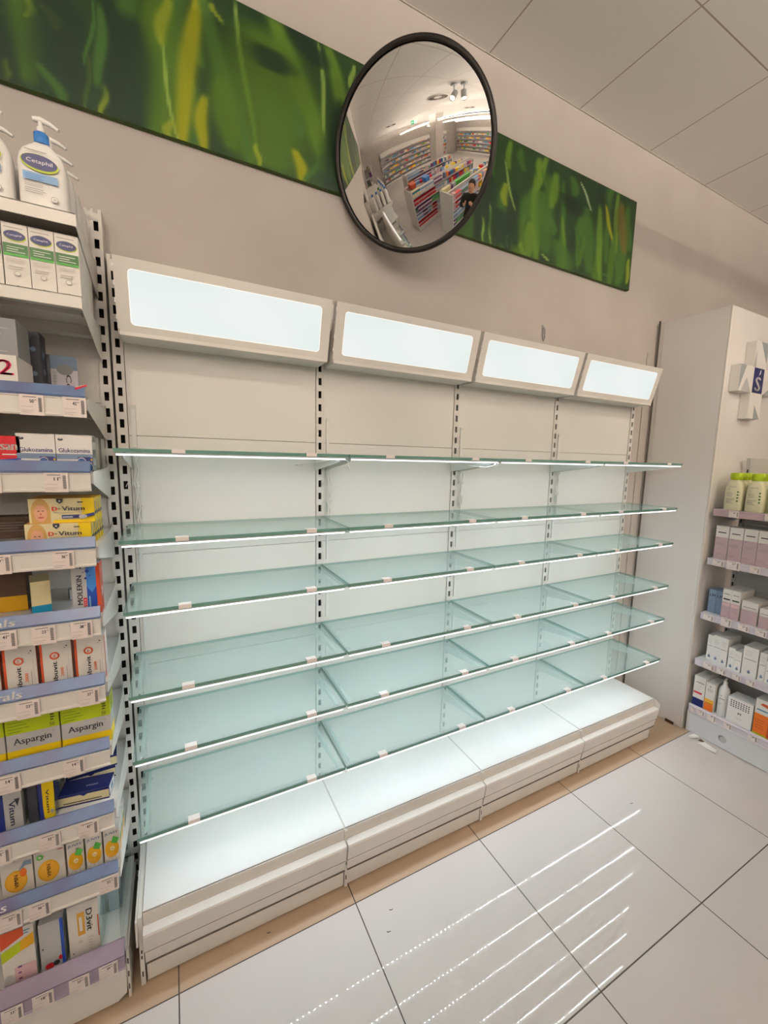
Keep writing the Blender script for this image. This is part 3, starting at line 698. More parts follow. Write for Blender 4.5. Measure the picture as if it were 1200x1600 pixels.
# white lotion bottles with pump
def pump_bottle(loc, label, blue=True, rz=0):
    t = thing('pump_bottle', label, 'bottle', loc, rz, 'white pump lotion bottles')
    mb = MB(); prof = []
    w, hgt = .045, .152
    sec = [(0, 1.0), (.006, 1.04), (.10, 1.03), (.118, .96), (.132, .80), (.143, .56), (.150, .36), (.153, .33)]
    rings = []; seg = 28
    for z, q in sec:
        rg = []
        for i in range(seg):
            a = 2*pi*i/seg; ca, sa = cos(a), sin(a); ex = .55
            rg.append((w * q * math.copysign(abs(ca) ** ex, ca), .026 * (q if q < .6 else min(1, q * .9 + .12)) * math.copysign(abs(sa) ** ex, sa), z))
        rings.append(rg)
    vs = [p for r_ in rings for p in r_]; fs = [(i*seg+k, i*seg+(k+1) % seg, (i+1)*seg+(k+1) % seg, (i+1)*seg+k) for i in range(len(rings)-1) for k in range(seg)]
    mb.add(vs, fs, 'white', True); mb.add(rings[0][::-1], [tuple(range(seg))], 'white'); mb.add(rings[-1], [tuple(range(seg))], 'white')
    f = Face(mb, (-.038, -.0284, .004), (1, 0, 0), (0, 0, 1), (0, -1, 0))
    f.rect(.010, .118, .050, .120, 'ink_soft'); f.ell(.036, .094, .035, .0185, 'lime', 28, -.08); f.ell(.036, .096, .033, .016, 'navy', 28, -.05); f.text('Cetaphil', .012, .0905, .048, .0105, 'white')
    f.rect(.004, .055, .068, .072, 'sky_blue'); f.lines(.008, .058, .055, .070, 3, 'mid_blue', .3); f.lines(.006, .042, .055, .053, 3, 'ink_soft', .25); f.lines(.006, .028, .045, .040, 3, 'ink_soft', .25)
    f.ell(.060, .022, .007, .0065, 'ink_soft', 16); f.ell(.060, .022, .006, .0055, 'white', 16); f.lines(.0575, .0195, .063, .025, 2, 'ink_soft', .4)
    mb.build('bottle_body', t)
    mb = MB(); mb.lathe([(.0145, 0), (.0145, .022), (.0120, .024)], (0, 0, .153), 'mid_blue' if blue else 'green', 20); mb.build('collar', t, label='blue collar' if blue else 'green collar')
    mb = MB(); mb.lathe([(.008, 0), (.008, .012), (.0045, .014), (.0045, .026)], (0, 0, .177), 'white', 14)
    mb.tube([(-.014, 0, .205), (0, 0, .207), (.018, 0, .203), (.034, -.002, .194)], [.005, .0065, .005, .0035], 'white', 10); mb.build('pump_head', t)
    return t
ORD = ['first', 'second', 'third', 'fourth', 'fifth', 'sixth', 'seventh', 'eighth']
zA = LS['A'] + E
pump_bottle((-0.104, -.272, zA), 'large white pump bottle with blue collar and navy badge, foremost on the top left shelf')
pump_bottle((-0.101, -.206, zA), 'white pump bottle standing second in line behind the foremost badge bottle')
pump_bottle((-0.099, -.140, zA), 'white pump bottle standing third in line on the top left shelf')
pump_bottle((-0.097, -.076, zA), 'white pump bottle standing last in line against the back panel, top left shelf')
pump_bottle((-0.206, -.272, zA), 'white pump bottle cut off at the left edge of the photo, top shelf')
pump_bottle((-0.206, -.195, zA), 'white bottle with green collar behind the one at the left edge, top shelf', blue=False)
for i in range(4): pump_bottle((-0.312 - .1 * i, -.272, zA), 'white pump bottle further left, outside the photo, %s past its edge' % ORD[i])

def d_cet(f, w, h):
    f.lines(.004, h - .010, w - .008, h - .007, 1, 'ink_soft', .5, False)
    f.ell(w*.5, h - .027, w*.44, .0118, 'lime', 24, -.06); f.ell(w*.49, h - .026, w*.42, .0105, 'navy', 24, -.04); f.text('Cetaphil', w*.20, h - .0288, w*.56, .0058, 'white')
    f.rect(.001, h - .066, w - .001, h - .044, 'dark_green'); f.rect(.001, h - .071, w - .001, h - .066, 'green'); f.lines(.007, h - .062, w - .006, h - .047, 3, 'white', .28)
    f.lines(.005, h - .085, w - .005, h - .074, 3, 'ink_pale', .25); f.lines(.008, h - .100, w - .010, h - .090, 2, 'ink_soft', .25)
    f.ell(w*.5, h - .109, .006, .0055, 'ink_soft', 16); f.ell(w*.5, h - .109, .005, .0045, 'offwhite', 16); f.rect(w*.45, .005, w*.53, .007, 'ink_soft')
cet = place(carton(.0465, .046, .142, d_cet, 'offwhite'), 'lotion_carton', 'white carton with green band and navy badge, rightmost of three below the pump bottles', 'carton', (-0.0905, -.296, LS['B'] + E), group='green-banded lotion cartons')
again(cet, (-0.1385, -.296, LS['B'] + E), 'white carton with green band and navy badge, middle of three below the pump bottles')
again(cet, (-0.1865, -.296, LS['B'] + E), 'white carton with green band and navy badge, leftmost of three below the pump bottles')
for j in range(1, 4):
    again(cet, (-0.0905, -.296 + .048 * j, LS['B'] + E), 'green-banded white carton %s in line behind the rightmost one on the second shelf' % ['second', 'third', 'fourth'][j-1])
for i in range(8):
    again(cet, (-0.2355 - .048 * i, -.296, LS['B'] + E), 'white carton with green band further left, outside the photo, %s past its edge' % ORD[i])

# shelf C
zC = LS['C'] + E
def d_two(f, w, h):
    f.text('2', w - .034, .042, .026, .034, 'magenta', bold=.0016); f.text('x', w - .056, .052, .014, .014, 'charcoal', bold=.0006)
place(carton(.17, .13, .087, d_two, 'offwhite'), 'display_carton', 'white display carton with a bold pink 2, at the left edge on the third shelf', 'carton', (-0.345, -.318, zC))
place(carton(.15, .10, .085, lambda f, w, h: f.lines(.01, .01, w - .01, h - .01, 5, 'light_grey', .08), 'grey'), 'cardboard_carton', 'dull grey carton lying on top of the pink 2 carton', 'carton', (-0.325, -.30, zC + .0875))
def d_dark(f, w, h): f.ell(w*.5, h*.75, w*.2, .006, 'slate_blue', 14); f.ell(w*.5, h*.4, w*.2, .006, 'slate_blue', 14)
place(carton(.03, .06, .178, d_dark, 'charcoal', side=lambda g, d, h: (g.ell(d*.5, h*.7, .011, .009, 'slate_blue', 14), g.ell(d*.5, h*.45, .011, .009, 'slate_blue', 14))), 'supplement_carton', 'dark navy upright carton behind the pink 2 carton, third shelf', 'carton', (-0.190, -.17, zC))
def d_co(f, w, h):
    f.rect(0, 0, w*.16, h, 'charcoal'); f.rect(w*.16, h*.72, w, h, 'slate_blue'); f.ell(w*.6, h*.72, w*.26, h*.11, 'grey', 18); f.rect(w*.20, h*.06, w*.34, h*.68, 'light_grey'); f.lines(w*.22, h*.12, w*.32, h*.62, 9, 'ink_soft', .4)
    f.text('Co', w*.62, h*.62, h*.30, w*.17, 'ink', rot=-90, bold=.0005); f.poly([(w*.92, h*.05), (w*.99, h*.05), (w*.99, h*.16)], 'ink')
place(carton(.072, .035, .134, d_co, 'pale_lilac'), 'supplement_carton', 'grey and white carton with sideways lettering Co, at the back of the third shelf', 'carton', (-0.163, -.115, zC), .05)
# crumpled shelf-edge label and torn card
def crumple(name, label, pts, tri, m, loc, cat='paper scrap'):
    mb = MB(); vs = [Vector(p) for p in pts]; off = Vector((0, 0, .0008))
    fs = list(tri); n = len(vs); mb.add(vs + [v + off for v in vs], fs + [tuple(n + i for i in reversed(f_)) for f_ in fs], m)
    o = mb.build(name, loc=loc); tag(o, label, cat); return o
crumple('torn_card', 'torn pale card lying folded by the Co carton on the third shelf', [(0, 0, 0), (.028, .004, .036), (.060, .0, .002), (.030, .03, .004)], [(0, 2, 1), (1, 2, 3), (0, 1, 3)], 'offwhite', (-0.125, -.23, zC + .001))
t = thing('label_holder', 'bent clear label holder with red edge at the right end of the third shelf', 'label holder', (-0.066, -.335, zC - .004))
mb = MB(); mb.prism([(0, 0, .028), (.024, .01, .036), (.020, .05, .012), (.0, .04, 0)], (0, .002, .002), 'offwhite'); mb.build('folded_card', t)
mb = MB(); mb.prism([(.002, -.001, .027), (.024, .009, .038), (.024, .009, .034), (.002, -.001, .022)], (0, -.001, 0), 'red'); mb.build('red_edge', t)
mb = MB(); mb.prism([(.010, .05, -.02), (.020, .16, -.045), (.020, .16, -.015), (.010, .05, .010)], (.0012, 0, 0), 'clear_acrylic'); mb.build('acrylic_blade', t)

# shelf D
zD = LS['D'] + E
def d_san(f, w, h):
    f.poly([(0, 0), (w, 0), (w, h*.38), (w*.5, h*.30), (0, h*.10)], 'deep_blue'); f.text('san', w - .036, h*.60, .030, h*.17, 'offwhite', bold=.0008); f.lines(w - .034, h*.46, w - .006, h*.52, 1, 'offwhite', .6, False)
    f.poly([(w*.62, 0), (w*.74, h*.28), (w*.80, h*.30), (w*.70, 0)], 'sky_blue')
place(carton(.13, .05, .084, d_san, 'red'), 'supplement_carton', 'red carton with white lettering and blue lower half, at the left edge', 'carton', (-0.3165, -.302, zD))
def d_glu(f, w, h):
    f.ell(w*.13, h*.87, .0055, .0035, 'charcoal', 14); f.rect(w*.10, h*.88, w*.16, h*.90, 'offwhite')
    f.text('Glukozamina', w*.07, h*.52, w*.86, h*.115, 'navy', bold=.0002)
    f.rect(0, h*.34, w, h*.48, 'slate_blue'); f.rect(w*.58, 0, w, h*.40, 'navy')
    for i, (cx, cy, r) in enumerate(((.68, .26, .13), (.86, .12, .15), (.66, .06, .09), (.97, .33, .10))):
        for j, q in enumerate((1, .82, .64, .46, .28)): f.ell(w*cx, h*cy + 0, min(w*r*q, w*(1-cx) if cx < 1 else 9), h*r*q*1.0, ['pale_lilac', 'navy', 'mid_blue', 'navy', 'gold'][j], 18)
    f.rect(w*.02, .001, w*.56, h*.30, 'light_grey')
gl = place(carton(.0745, .045, .092, d_glu, 'white'), 'supplement_carton', 'white carton with navy lettering and blue swirls, left of the two on the fourth shelf', 'carton', (-0.1835, -.302, zD), group='joint supplement cartons')
again(gl, (-0.1060, -.302, zD), 'white carton with navy lettering and blue swirls, right of the two on the fourth shelf')
for i in range(3): again(gl, (-0.3950 - .078 * i, -.302, zD), 'white joint supplement carton further left, outside the photo, %s past its edge' % ORD[i])
t = thing("acrylic_screen", "clear acrylic side screen at the right end of the fourth shelf", "shelf screen", (-0.0425, -.31, zD))
mb = MB(); mb.prism([(0, 0, 0), (0, .25, 0), (0, .25, .09), (0, .02, .09), (0, 0, .08)], (.0012, 0, 0), 'clear_acrylic'); mb.build('screen', t)
for o_ in list(bpy.data.objects):
    if o_.get('label', '').startswith('white carton with navy lettering and blue swirls') and o_.location.x > -.11: o_.location.x = -0.1185 + .001
    elif o_.get('label', '').startswith('white carton with navy lettering and blue swirls'): o_.location.x = -0.1935

# shelf E : two boxes with a child's portrait, several deep
zE = LS['E'] + E
def d_vit(f, w, h):
    f.rect(0, 0, w*.36, h, 'cream'); f.rect(w*.36, 0, w, h*.12, 'yellow'); f.rect(w*.80, h*.12, w, h, 'yellow'); f.rect(w*.36, h*.9, w*.8, h, 'cream')
    f.ell(w*.175, h*.44, w*.145, h*.56, 'blond', 24); f.rect(w*.035, 0, w*.10, h*.45, 'blond'); f.rect(w*.25, 0, w*.315, h*.45, 'blond')
    f.ell(w*.175, h*.42, w*.095, h*.36, 'skin', 22); f.ell(w*.145, h*.50, .0028, .0012, 'dark_brown', 10); f.ell(w*.21, h*.50, .0028, .0012, 'dark_brown', 10); f.ell(w*.177, h*.38, .0018, .0022, 'rust', 8); f.ell(w*.177, h*.24, .0062, .0018, 'lip', 12)
    f.poly([(w*.08, h*.68), (w*.175, h*.93), (w*.27, h*.68), (w*.20, h*.74), (w*.13, h*.76)], 'blond')
    f.poly([(w*.42, h), (w*.52, h), (w*.52, h*.88), (w*.47, h*.78), (w*.42, h*.88)], 'charcoal'); f.ell(w*.47, h*.90, .0022, .0018, 'white', 8)
    f.text('D', w*.35, h*.50, w*.075, h*.17, 'red', bold=.0006); f.rect(w*.44, h*.57, w*.475, h*.60, 'ink'); f.text('Vitum', w*.50, h*.50, w*.35, h*.18, 'ink', bold=.0005)
    f.rect(w*.36, h*.42, w*.85, h*.44, 'ink_soft'); f.rect(w*.49, h*.18, w*.80, h*.32, 'navy'); f.lines(w*.50, h*.22, w*.66, h*.29, 1, 'white', .5, False); f.poly([(w*.80, h*.16), (w, h*.28), (w, h*.40), (w*.80, h*.30)], 'navy'); f.ell(w*.82, h*.24, .009, .0055, 'light_grey', 16)
    f.lines(w*.74, h*.82, w*.83, h*.90, 1, 'ink', .6, False); f.rect(w*.72, h*.72, w*.86, h*.735, 'ink_pale')
def s_vit(g, d, h):
    g.rect(0, 0, d, h, 'yellow'); g.poly([(0, h*.26), (d, h*.34), (d, h*.48), (0, h*.40)], 'navy'); g.rect(d*.2, h*.5, d*.8, h*.92, 'cream'); g.lines(d*.28, h*.53, d*.7, h*.9, 8, 'ink', .45)
vt = place(carton(.134, .034, .062, d_vit, 'cream', s_vit, top='amber'), 'vitamin_carton', 'yellow vitamin box with a child portrait, bottom of the front stack on the fifth shelf', 'carton', (-0.191, -.308, zE), group='yellow vitamin boxes with a child portrait')
again(vt, (-0.182, -.300, zE + .0626), 'yellow vitamin box with a child portrait, top of the front stack on the fifth shelf')
for j in range(1, 5):
    again(vt, (-0.191 + .001 * j, -.308 + .036 * j, zE), 'yellow vitamin box %s in line behind the front one, bottom row, fifth shelf' % ['second', 'third', 'fourth', 'fifth'][j-1])
for j in range(1, 3):
    again(vt, (-0.182 + .001 * j, -.300 + .036 * j, zE + .0626), 'yellow vitamin box %s in line behind the front one, upper row, fifth shelf' % ['second', 'third'][j-1])
place(carton(.12, .05, .06, lambda f, w, h: f.lines(.01, .02, w - .02, h - .01, 4, 'ink_soft', .2), 'dark_brown'), 'supplement_carton', 'dark brown low box at the back left of the fifth shelf', 'carton', (-0.33, -.12, zE))

# shelf F
zF = LS['F'] + E
def d_mol(f, w, h):
    f.rect(w*.52, 0, w*.86, h, 'mid_blue'); f.rect(w*.86, 0, w, h, 'rust'); f.poly([(w*.52, h*.0), (w*.86, 0), (w*.86, h*.55), (w*.70, h*.42), (w*.52, h*.55)], 'deep_blue')
    f.text('MOLEKIN', w*.36, h*.20, h*.58, w*.19, 'charcoal', rot=90, bold=.0005); f.rect(w*.38, h*.16, w*.50, h*.33, 'red'); f.text('D3', w*.475, h*.18, h*.12, w*.07, 'white', rot=90)
    for cx, cy, r in ((.56, .86, .0045), (.50, .72, .0028), (.66, .77, .002), (.34, .93, .002), (.42, .84, .0015), (.30, .97, .0012), (.54, .93, .0012), (.24, .93, .0012)): f.ell(w*cx, h*cy, r, r, 'deep_blue', 12)
    f.lines(w*.58, h*.05, w*.64, h*.40, 1, 'sky_blue', .9, False)
def s_mol(g, d, h):
    g.rect(0, 0, d, h, 'rust'); g.lines(d*.15, h*.62, d*.8, h*.95, 4, 'ink_soft', .3); g.rect(d*.2, h*.3, d*.8, h*.5, 'pink')
place(carton(.062, .045, .137, d_mol, 'light_grey', s_mol), 'supplement_carton', 'grey and blue carton with upright black lettering and orange edge, sixth shelf', 'carton', (-0.1085, -.300, zF))
def d_sml(f, w, h): f.rect(0, 0, w, h*.30, 'teal')
place(carton(.040, .085, .092, d_sml, 'cream', side=lambda g, d, h: (g.rect(0, 0, d, h, 'sky_blue'), g.lines(d*.1, h*.78, d*.5, h*.86, 1, 'ink', .6, False), g.lines(d*.1, h*.3, d*.6, h*.7, 5, 'offwhite', .2), g.poly([(0, 0), (d, 0), (d, h*.25), (0, h*.05)], 'deep_blue'))), 'supplement_carton', 'small cream box with teal base standing askew left of the lettered grey carton, sixth shelf', 'carton', (-0.200, -.270, zF), .25)
place(carton(.09, .06, .105, lambda f, w, h: f.rect(0, 0, w, h*.4, 'gold'), 'dark_brown'), 'supplement_carton', 'brownish gold box in shadow at the left edge of the sixth shelf', 'carton', (-0.315, -.20, zF))
place(carton(.045, .03, .030, lambda f, w, h: f.rect(0, 0, w, h*.5, 'light_grey'), 'light_grey'), 'card_box', 'low pale box tucked left of the lettered grey carton foot', 'carton', (-0.142, -.15, zF), .3)

# shelf G : tall cartons with sideways lettering
zG = LS['G'] + E
def d_ibu(f, w, h):
    f.rect(0, 0, w*.08, h, 'rust'); f.ell(w*.46, h*.70, w*.16, w*.16, 'rust', 22); f.ell(w*.46, h*.70, w*.10, w*.10, 'offwhite', 20); f.text('D', w*.49, h*.67, w*.10, w*.08, 'rust', rot=90, bold=.0005)
    f.text('ibuvit', w*.52, h*.14, h*.43, w*.15, 'charcoal', rot=90, bold=.0004); f.text('2000', w*.72, h*.22, h*.20, w*.10, 'orange', rot=90, bold=.0002); f.rect(w*.82, h*.1, w*.835, h*.45, 'ink_soft'); f.rect(w*.9, h*.1, w*.91, h*.75, 'ink_pale')
    f.ell(w*.86, h*.90, .0018, .0018, 'charcoal', 8); f.ell(w*.80, h*.86, .0012, .0012, 'charcoal', 8)
def s_ibu(g, d, h): g.rect(d*.05, 0, d*.3, h, 'rust'); g.lines(d*.45, h*.1, d*.9, h*.8, 8, 'ink_soft', .15)
ib = place(carton(.0655, .050, .122, d_ibu, 'offwhite', s_ibu), 'vitamin_carton', 'white vitamin carton with orange-ringed D, rightmost of the row on the strip lettered erals', 'carton', (-0.1130, -.302, zG), group='white cartons with orange-ringed D')
again(ib, (-0.1855, -.302, zG), 'white vitamin carton with orange-ringed D, second from the right above the erals strip')
again(ib, (-0.2585, -.302, zG), 'white vitamin carton with orange-ringed D, third from the right above the erals strip')
again(ib, (-0.3310, -.302, zG), 'white vitamin carton with orange-ringed D, cut off at the left edge above the erals strip')
for i in range(4): again(ib, (-0.4040 - .073 * i, -.302, zG), 'white carton with orange-ringed D further left, outside the photo, %s past its edge' % ORD[i])
# shelf H
zH = LS['H'] + E
def d_asp(f, w, h):
    f.rect(0, h*.58, w, h, 'lime'); f.rect(0, 0, w, h*.24, 'yellow'); f.text('Aspargin', w*.13, h*.32, w*.70, h*.17, 'ink', bold=.0004); f.ell(w*.88, h*.50, .0016, .0016, 'ink_soft', 8)
    f.lines(w*.05, h*.63, w*.45, h*.88, 4, 'dark_green', .13); f.text('50', w*.82, h*.62, w*.09, h*.07, 'ink'); f.lines(w*.84, h*.74, w*.93, h*.90, 3, 'ink', .4); f.lines(w*.06, h*.06, w*.9, h*.20, 2, 'gold_ink', .10)
def s_asp(g, d, h): g.rect(0, h*.6, d, h, 'lime'); g.rect(0, 0, d, h*.25, 'yellow'); g.lines(d*.2, h*.65, d*.8, h*.95, 3, 'ink', .25)
ap = place(carton(.110, .060, .132, d_asp, 'light_grey', s_asp), 'supplement_carton', 'large lime and yellow carton, rightmost of its row, fully in the photo', 'carton', (-0.1540, -.302, zH), group='lime and yellow cartons')
again(ap, (-0.2680, -.300, zH), 'large lime and yellow carton, second from the right')
again(ap, (-0.3810, -.300, zH), 'large lime and yellow carton cut off at the left edge of the photo')
for i in range(2): again(ap, (-0.4960 - .113 * i, -.300, zH), 'lime and yellow carton further left, outside the photo, %s past its edge' % ORD[i])
# shelf I
zI = LS['I'] + E
def d_vb(f, w, h): f.rect(0, 0, w*.30, h, 'navy'); f.text('Vitum', w*.50, h*.78, h*.62, w*.24, 'navy', rot=-90, bold=.0004); f.poly([(w*.72, h*.82), (w*.94, h*.82), (w*.83, h*.62)], 'charcoal')
def d_vy(f, w, h): f.rect(w*.25, 0, w, h, 'yellow'); f.poly([(0, 0), (w*.3, 0), (w*.15, h), (0, h)], 'navy'); f.text('Vitum', w*.48, h*.80, h*.62, w*.20, 'navy', rot=-90, bold=.0004); f.ell(w*.8, h*.2, .004, .006, 'light_grey', 10)
place(carton(.052, .05, .112, d_vb, 'light_grey'), 'vitamin_carton', 'pale carton with sideways blue lettering, at the left edge beside the narrow black one', 'carton', (-0.302, -.300, zI))
place(carton(.020, .05, .112, lambda f, w, h: f, 'charcoal'), 'vitamin_carton', 'narrow black carton between the two upright cartons with sideways lettering', 'carton', (-0.2395, -.296, zI))
place(carton(.034, .05, .112, d_vy, 'navy'), 'vitamin_carton', 'yellow upright carton with sideways lettering, left of the toppled navy boxes', 'carton', (-0.2175, -.294, zI))
def d_lie(f, w, h):
    f.rect(0, 0, w, h, 'cream'); f.rect(0, h*.80, w, h, 'navy'); f.rect(0, 0, w, h*.12, 'navy'); f.poly([(w*.42, h*.82), (w*.58, h*.82), (w*.5, h*.66)], 'navy'); f.lines(w*.1, h*.24, w*.85, h*.40, 1, 'ink', .5, False)
def s_lie(g, d, h): g.rect(d*.1, h*.1, d*.9, h*.9, 'white'); g.rect(d*.3, h*.25, d*.7, h*.75, 'slate_blue')
def t_lie(mb): pass
cb = carton(.122, .060, .036, d_lie, 'navy', s_lie); Face(cb, (0, 0, .036), (1, 0, 0), (0, 1, 0), (0, 0, 1)).text('vitum', .06, .02, .03, .008, 'pale_lilac')
lb = place(cb, 'vitamin_carton', 'toppled navy and cream box with white end, foremost of the toppled pile', 'carton', (-0.184, -.265, zI), -.12, group='toppled navy boxes')
c2 = again(lb, (-0.178, -.195, zI), 'navy and cream box lying behind the front toppled one, against the shelf end'); c2.rotation_euler = (0, 0, .05)
c3 = again(lb, (-0.172, -.200, zI + .0366), 'navy and cream box lying on top of the rear toppled box'); c3.rotation_euler = (0, 0, .10)
# shelf J
zJ = LS['J'] + E
def d_oval(f, w, h):
    f.ell(w*.45, h*.42, w*.36, h*.30, 'gold', 26); f.ell(w*.45, h*.42, w*.31, h*.26, 'amber', 24); f.text('VIMIN', w*.52, h*.24, h*.36, w*.13, 'dark_brown', rot=90, bold=.0004)
def d_o1(f, w, h): d_oval(f, w, h); f.poly([(w*.55, h*.70), (w*.75, h*.92), (w*.98, h*.92), (w*.98, h*.78), (w*.8, h*.80)], 'slate_blue'); f.ell(w*.70, h*.62, w*.11, h*.12, 'orange', 16)
def d_o2(f, w, h): d_oval(f, w, h); f.ell(w*.20, h*.86, w*.12, h*.075, 'green', 16); f.ell(w*.20, h*.86, w*.05, h*.035, 'offwhite', 12); f.lines(w*.8, h*.93, w*.97, h*.96, 1, 'red', .7, False)
place(carton(.0655, .045, .107, d_o1, 'offwhite'), 'vitamin_carton', 'white carton with big gold oval and blue-grey swoosh, above the ds strip', 'carton', (-0.3060, -.302, zJ))
place(carton(.0655, .045, .107, d_o2, 'offwhite'), 'vitamin_carton', 'white carton with big gold oval and small green badge, above the ds strip', 'carton', (-0.2370, -.302, zJ))
def d_juv(f, w, h):
    f.text('JUVIT', w*.08, h*.84, w*.84, h*.09, 'slate_blue', bold=.0005); f.ell(w*.5, h*.42, w*.44, h*.26, 'amber', 22); f.ell(w*.38, h*.50, w*.28, h*.18, 'gold', 18); f.ell(w*.72, h*.42, w*.2, h*.2, 'gold', 16)
    f.poly([(w*.45, h*.62), (w*.62, h*.80), (w*.98, h*.70), (w*.80, h*.55)], 'green'); f.ell(w*.52, h*.44, w*.15, h*.07, 'cream', 14); f.lines(w*.45, h*.42, w*.60, h*.45, 1, 'orange', .6, False)
    for cx, cy in ((.15, .18), (.35, .12), (.6, .13), (.85, .2)): f.ell(w*cx, h*cy, w*.09, h*.05, 'white', 10)
jv = place(carton(.0385, .038, .106, d_juv, 'offwhite', side=lambda g, d, h: (g.ell(d*.5, h*.4, d*.4, h*.22, 'amber', 16), g.rect(d*.3, h*.5, d*.8, h*.65, 'green'))), 'vitamin_carton', 'small carton with citrus fruit and green leaf, rightmost of the front three', 'carton', (-0.0810, -.302, zJ), group='small citrus vitamin cartons')
again(jv, (-0.1235, -.302, zJ), 'small carton with citrus fruit and green leaf, middle of the front three')
again(jv, (-0.1665, -.302, zJ), 'small carton with citrus fruit and green leaf, leftmost of the front three')
for j in (1, 2): again(jv, (-0.0810, -.302 + .041 * j, zJ), 'small citrus fruit carton %s in line behind the rightmost one' % ['second', 'third'][j-1])
# base deck
zK = .1806
def d_k1(f, w, h):
    f.poly([(0, h*.72), (w*.7, h*.86), (w*.7, h), (0, h)], 'rust'); f.poly([(0, h*.50), (w*.55, h*.60), (w*.6, h*.78), (0, h*.68)], 'lime'); f.poly([(w*.55, h*.60), (w, h*.66), (w, h*.86), (w*.6, h*.78)], 'gold'); f.lines(w*.7, h*.88, w*.95, h*.97, 2, 'teal', .3)
    f.rect(w*.35, h*.06, w, h*.36, 'pink'); f.ell(w*.15, h*.22, .008, .010, 'light_grey', 12); f.lines(w*.45, h*.14, w*.60, h*.44, 3, 'plum', .3)
def d_k2(f, w, h): f.rect(w*.86, 0, w, h, 'deep_blue'); f.lines(w*.35, h*.55, w*.55, h*.78, 3, 'ink_pale', .3); f.ell(w*.12, h*.5, .0025, .0025, 'ink', 8); f.ell(w*.35, h*.12, w*.2, h*.06, 'red', 14); f.ell(w*.62, h*.14, w*.14, h*.05, 'charcoal', 14); f.ell(w*.8, h*.22, w*.08, h*.05, 'red', 10)
def d_k3(f, w, h): f.rect(w*.30, h*.42, w*.54, h*.84, 'gold_ink'); f.rect(w*.36, h*.50, w*.46, h*.76, 'offwhite'); f.text('D3vit', w*.60, h*.86, h*.40, w*.20, 'charcoal', rot=-90, bold=.0006); f.lines(w*.3, h*.30, w*.45, h*.36, 2, 'ink_soft', .3); f.lines(w*.62, h*.12, w*.78, h*.38, 5, 'ink_pale', .3); f.ell(w*.12, h*.14, .002, .002, 'ink', 8); f.rect(w*.96, h*.3, w, h*.7, 'rust')
place(carton(.070, .06, .182, d_k1, 'offwhite'), 'supplement_carton', 'tall colourful carton with orange, lime and pink areas, leftmost on the bottom deck', 'carton', (-0.3215, -.306, zK), 0)
place(carton(.0545, .05, .158, d_k2, 'light_grey'), 'supplement_carton', 'pale carton with blue right edge and red berries, middle of the bottom deck', 'carton', (-0.2435, -.300, zK))
place(carton(.0720, .05, .178, d_k3, 'offwhite'), 'supplement_carton', 'white carton with sideways dark lettering and orange patch, rightmost on the bottom deck', 'carton', (-0.1785, -.300, zK))
t = thing('acrylic_block', 'pale blue translucent acrylic sheet standing empty at the right end of the bottom deck', 'acrylic panel', (-0.098, -.19, zK))
mb = MB(); mb.box(0, .036, 0, .012, 0, .235, 'pale_acrylic'); mb.build('sheet', t)

# ================================================================== PRICE TAGS
def price_tag(w, h, price, cents='99'):
    mb = MB(); mb.box(0, w, 0, .0006, 0, h, 'paper'); f = Face(mb, (0, 0, 0), (1, 0, 0), (0, 0, 1), (0, -1, 0))
    f.lines(w*.15, h*.86, w*.70, h*.95, 1, 'ink_soft', .6, False); f.text(price, w*.42, h*.60, w*.17, h*.17, 'ink', bold=.0003); f.text(cents, w*.61, h*.70, w*.10, h*.08, 'ink')
    f.lines(w*.05, h*.40, w*.55, h*.46, 1, 'ink_pale', .4, False); f.lines(w*.05, h*.12, w*.62, h*.30, 2, 'ink_pale', .3)
    f.lines(w*.78, h*.18, w*.92, h*.88, 13, 'ink', .5, False); return mb
TG = dict(C=[(-0.169, -0.125, '50'), (-0.089, -0.043, '42')], D=[(-0.137, -0.090, '11'), (-0.262, -0.215, '17')], E=[(-0.133, -0.090, '36'), (-0.256, -0.211, '19')],
 F=[(-0.259, -0.214, '41'), (-0.186, -0.139, '23'), (-0.108, -0.063, '28')], G=[(-0.229, -0.183, '23'), (-0.103, -0.058, '37')], H=[(-0.147, -0.101, '14'), (-0.282, -0.234, '14')],
 I=[(-0.211, -0.165, '32'), (-0.127, -0.081, '47'), (-0.311, -0.267, '21')], J=[(-0.092, -0.045, '32'), (-0.244, -0.199, '36'), (-0.304, -0.258, '27')], K=[(-0.320, -0.275, '33'), (-0.256, -0.210, '18'), (-0.176, -0.129, '37'), (-0.107, -0.061, '39')])
where = dict(C='under the pink 2 carton shelf', D='on the rail under the joint supplement cartons', E='on the rail under the yellow child-portrait boxes', F='on the rail under the rals strip', G='on the rail under the erals strip', H='on the rail under the lime and yellow cartons', I='on the rail under the toppled navy boxes', J='on the rail under the ds strip', K='on the lilac rail of the bottom deck')
for key, lst in TG.items():
    srt = sorted(lst); nn = len(lst)
    for i, (a, b, pr) in enumerate(srt):
        zz = (LS[key] - .0485) if key != 'K' else .1300
        pos = {1: ['the only one'], 2: ['left one', 'right one'], 3: ['leftmost', 'middle one', 'rightmost'], 4: ['leftmost', 'second from left', 'third from left', 'rightmost']}[nn][i]
        place(price_tag(b - a, .047, pr), 'price_tag', 'paper price tag %s, %s' % (where[key], pos), 'price tag', (a, FY - .0062 - (.0012 if key == 'K' else 0), zz + (0.0005 * ((i * 7) % 3))), random.uniform(-.02, .02), 'price tags of the stocked left shelves')

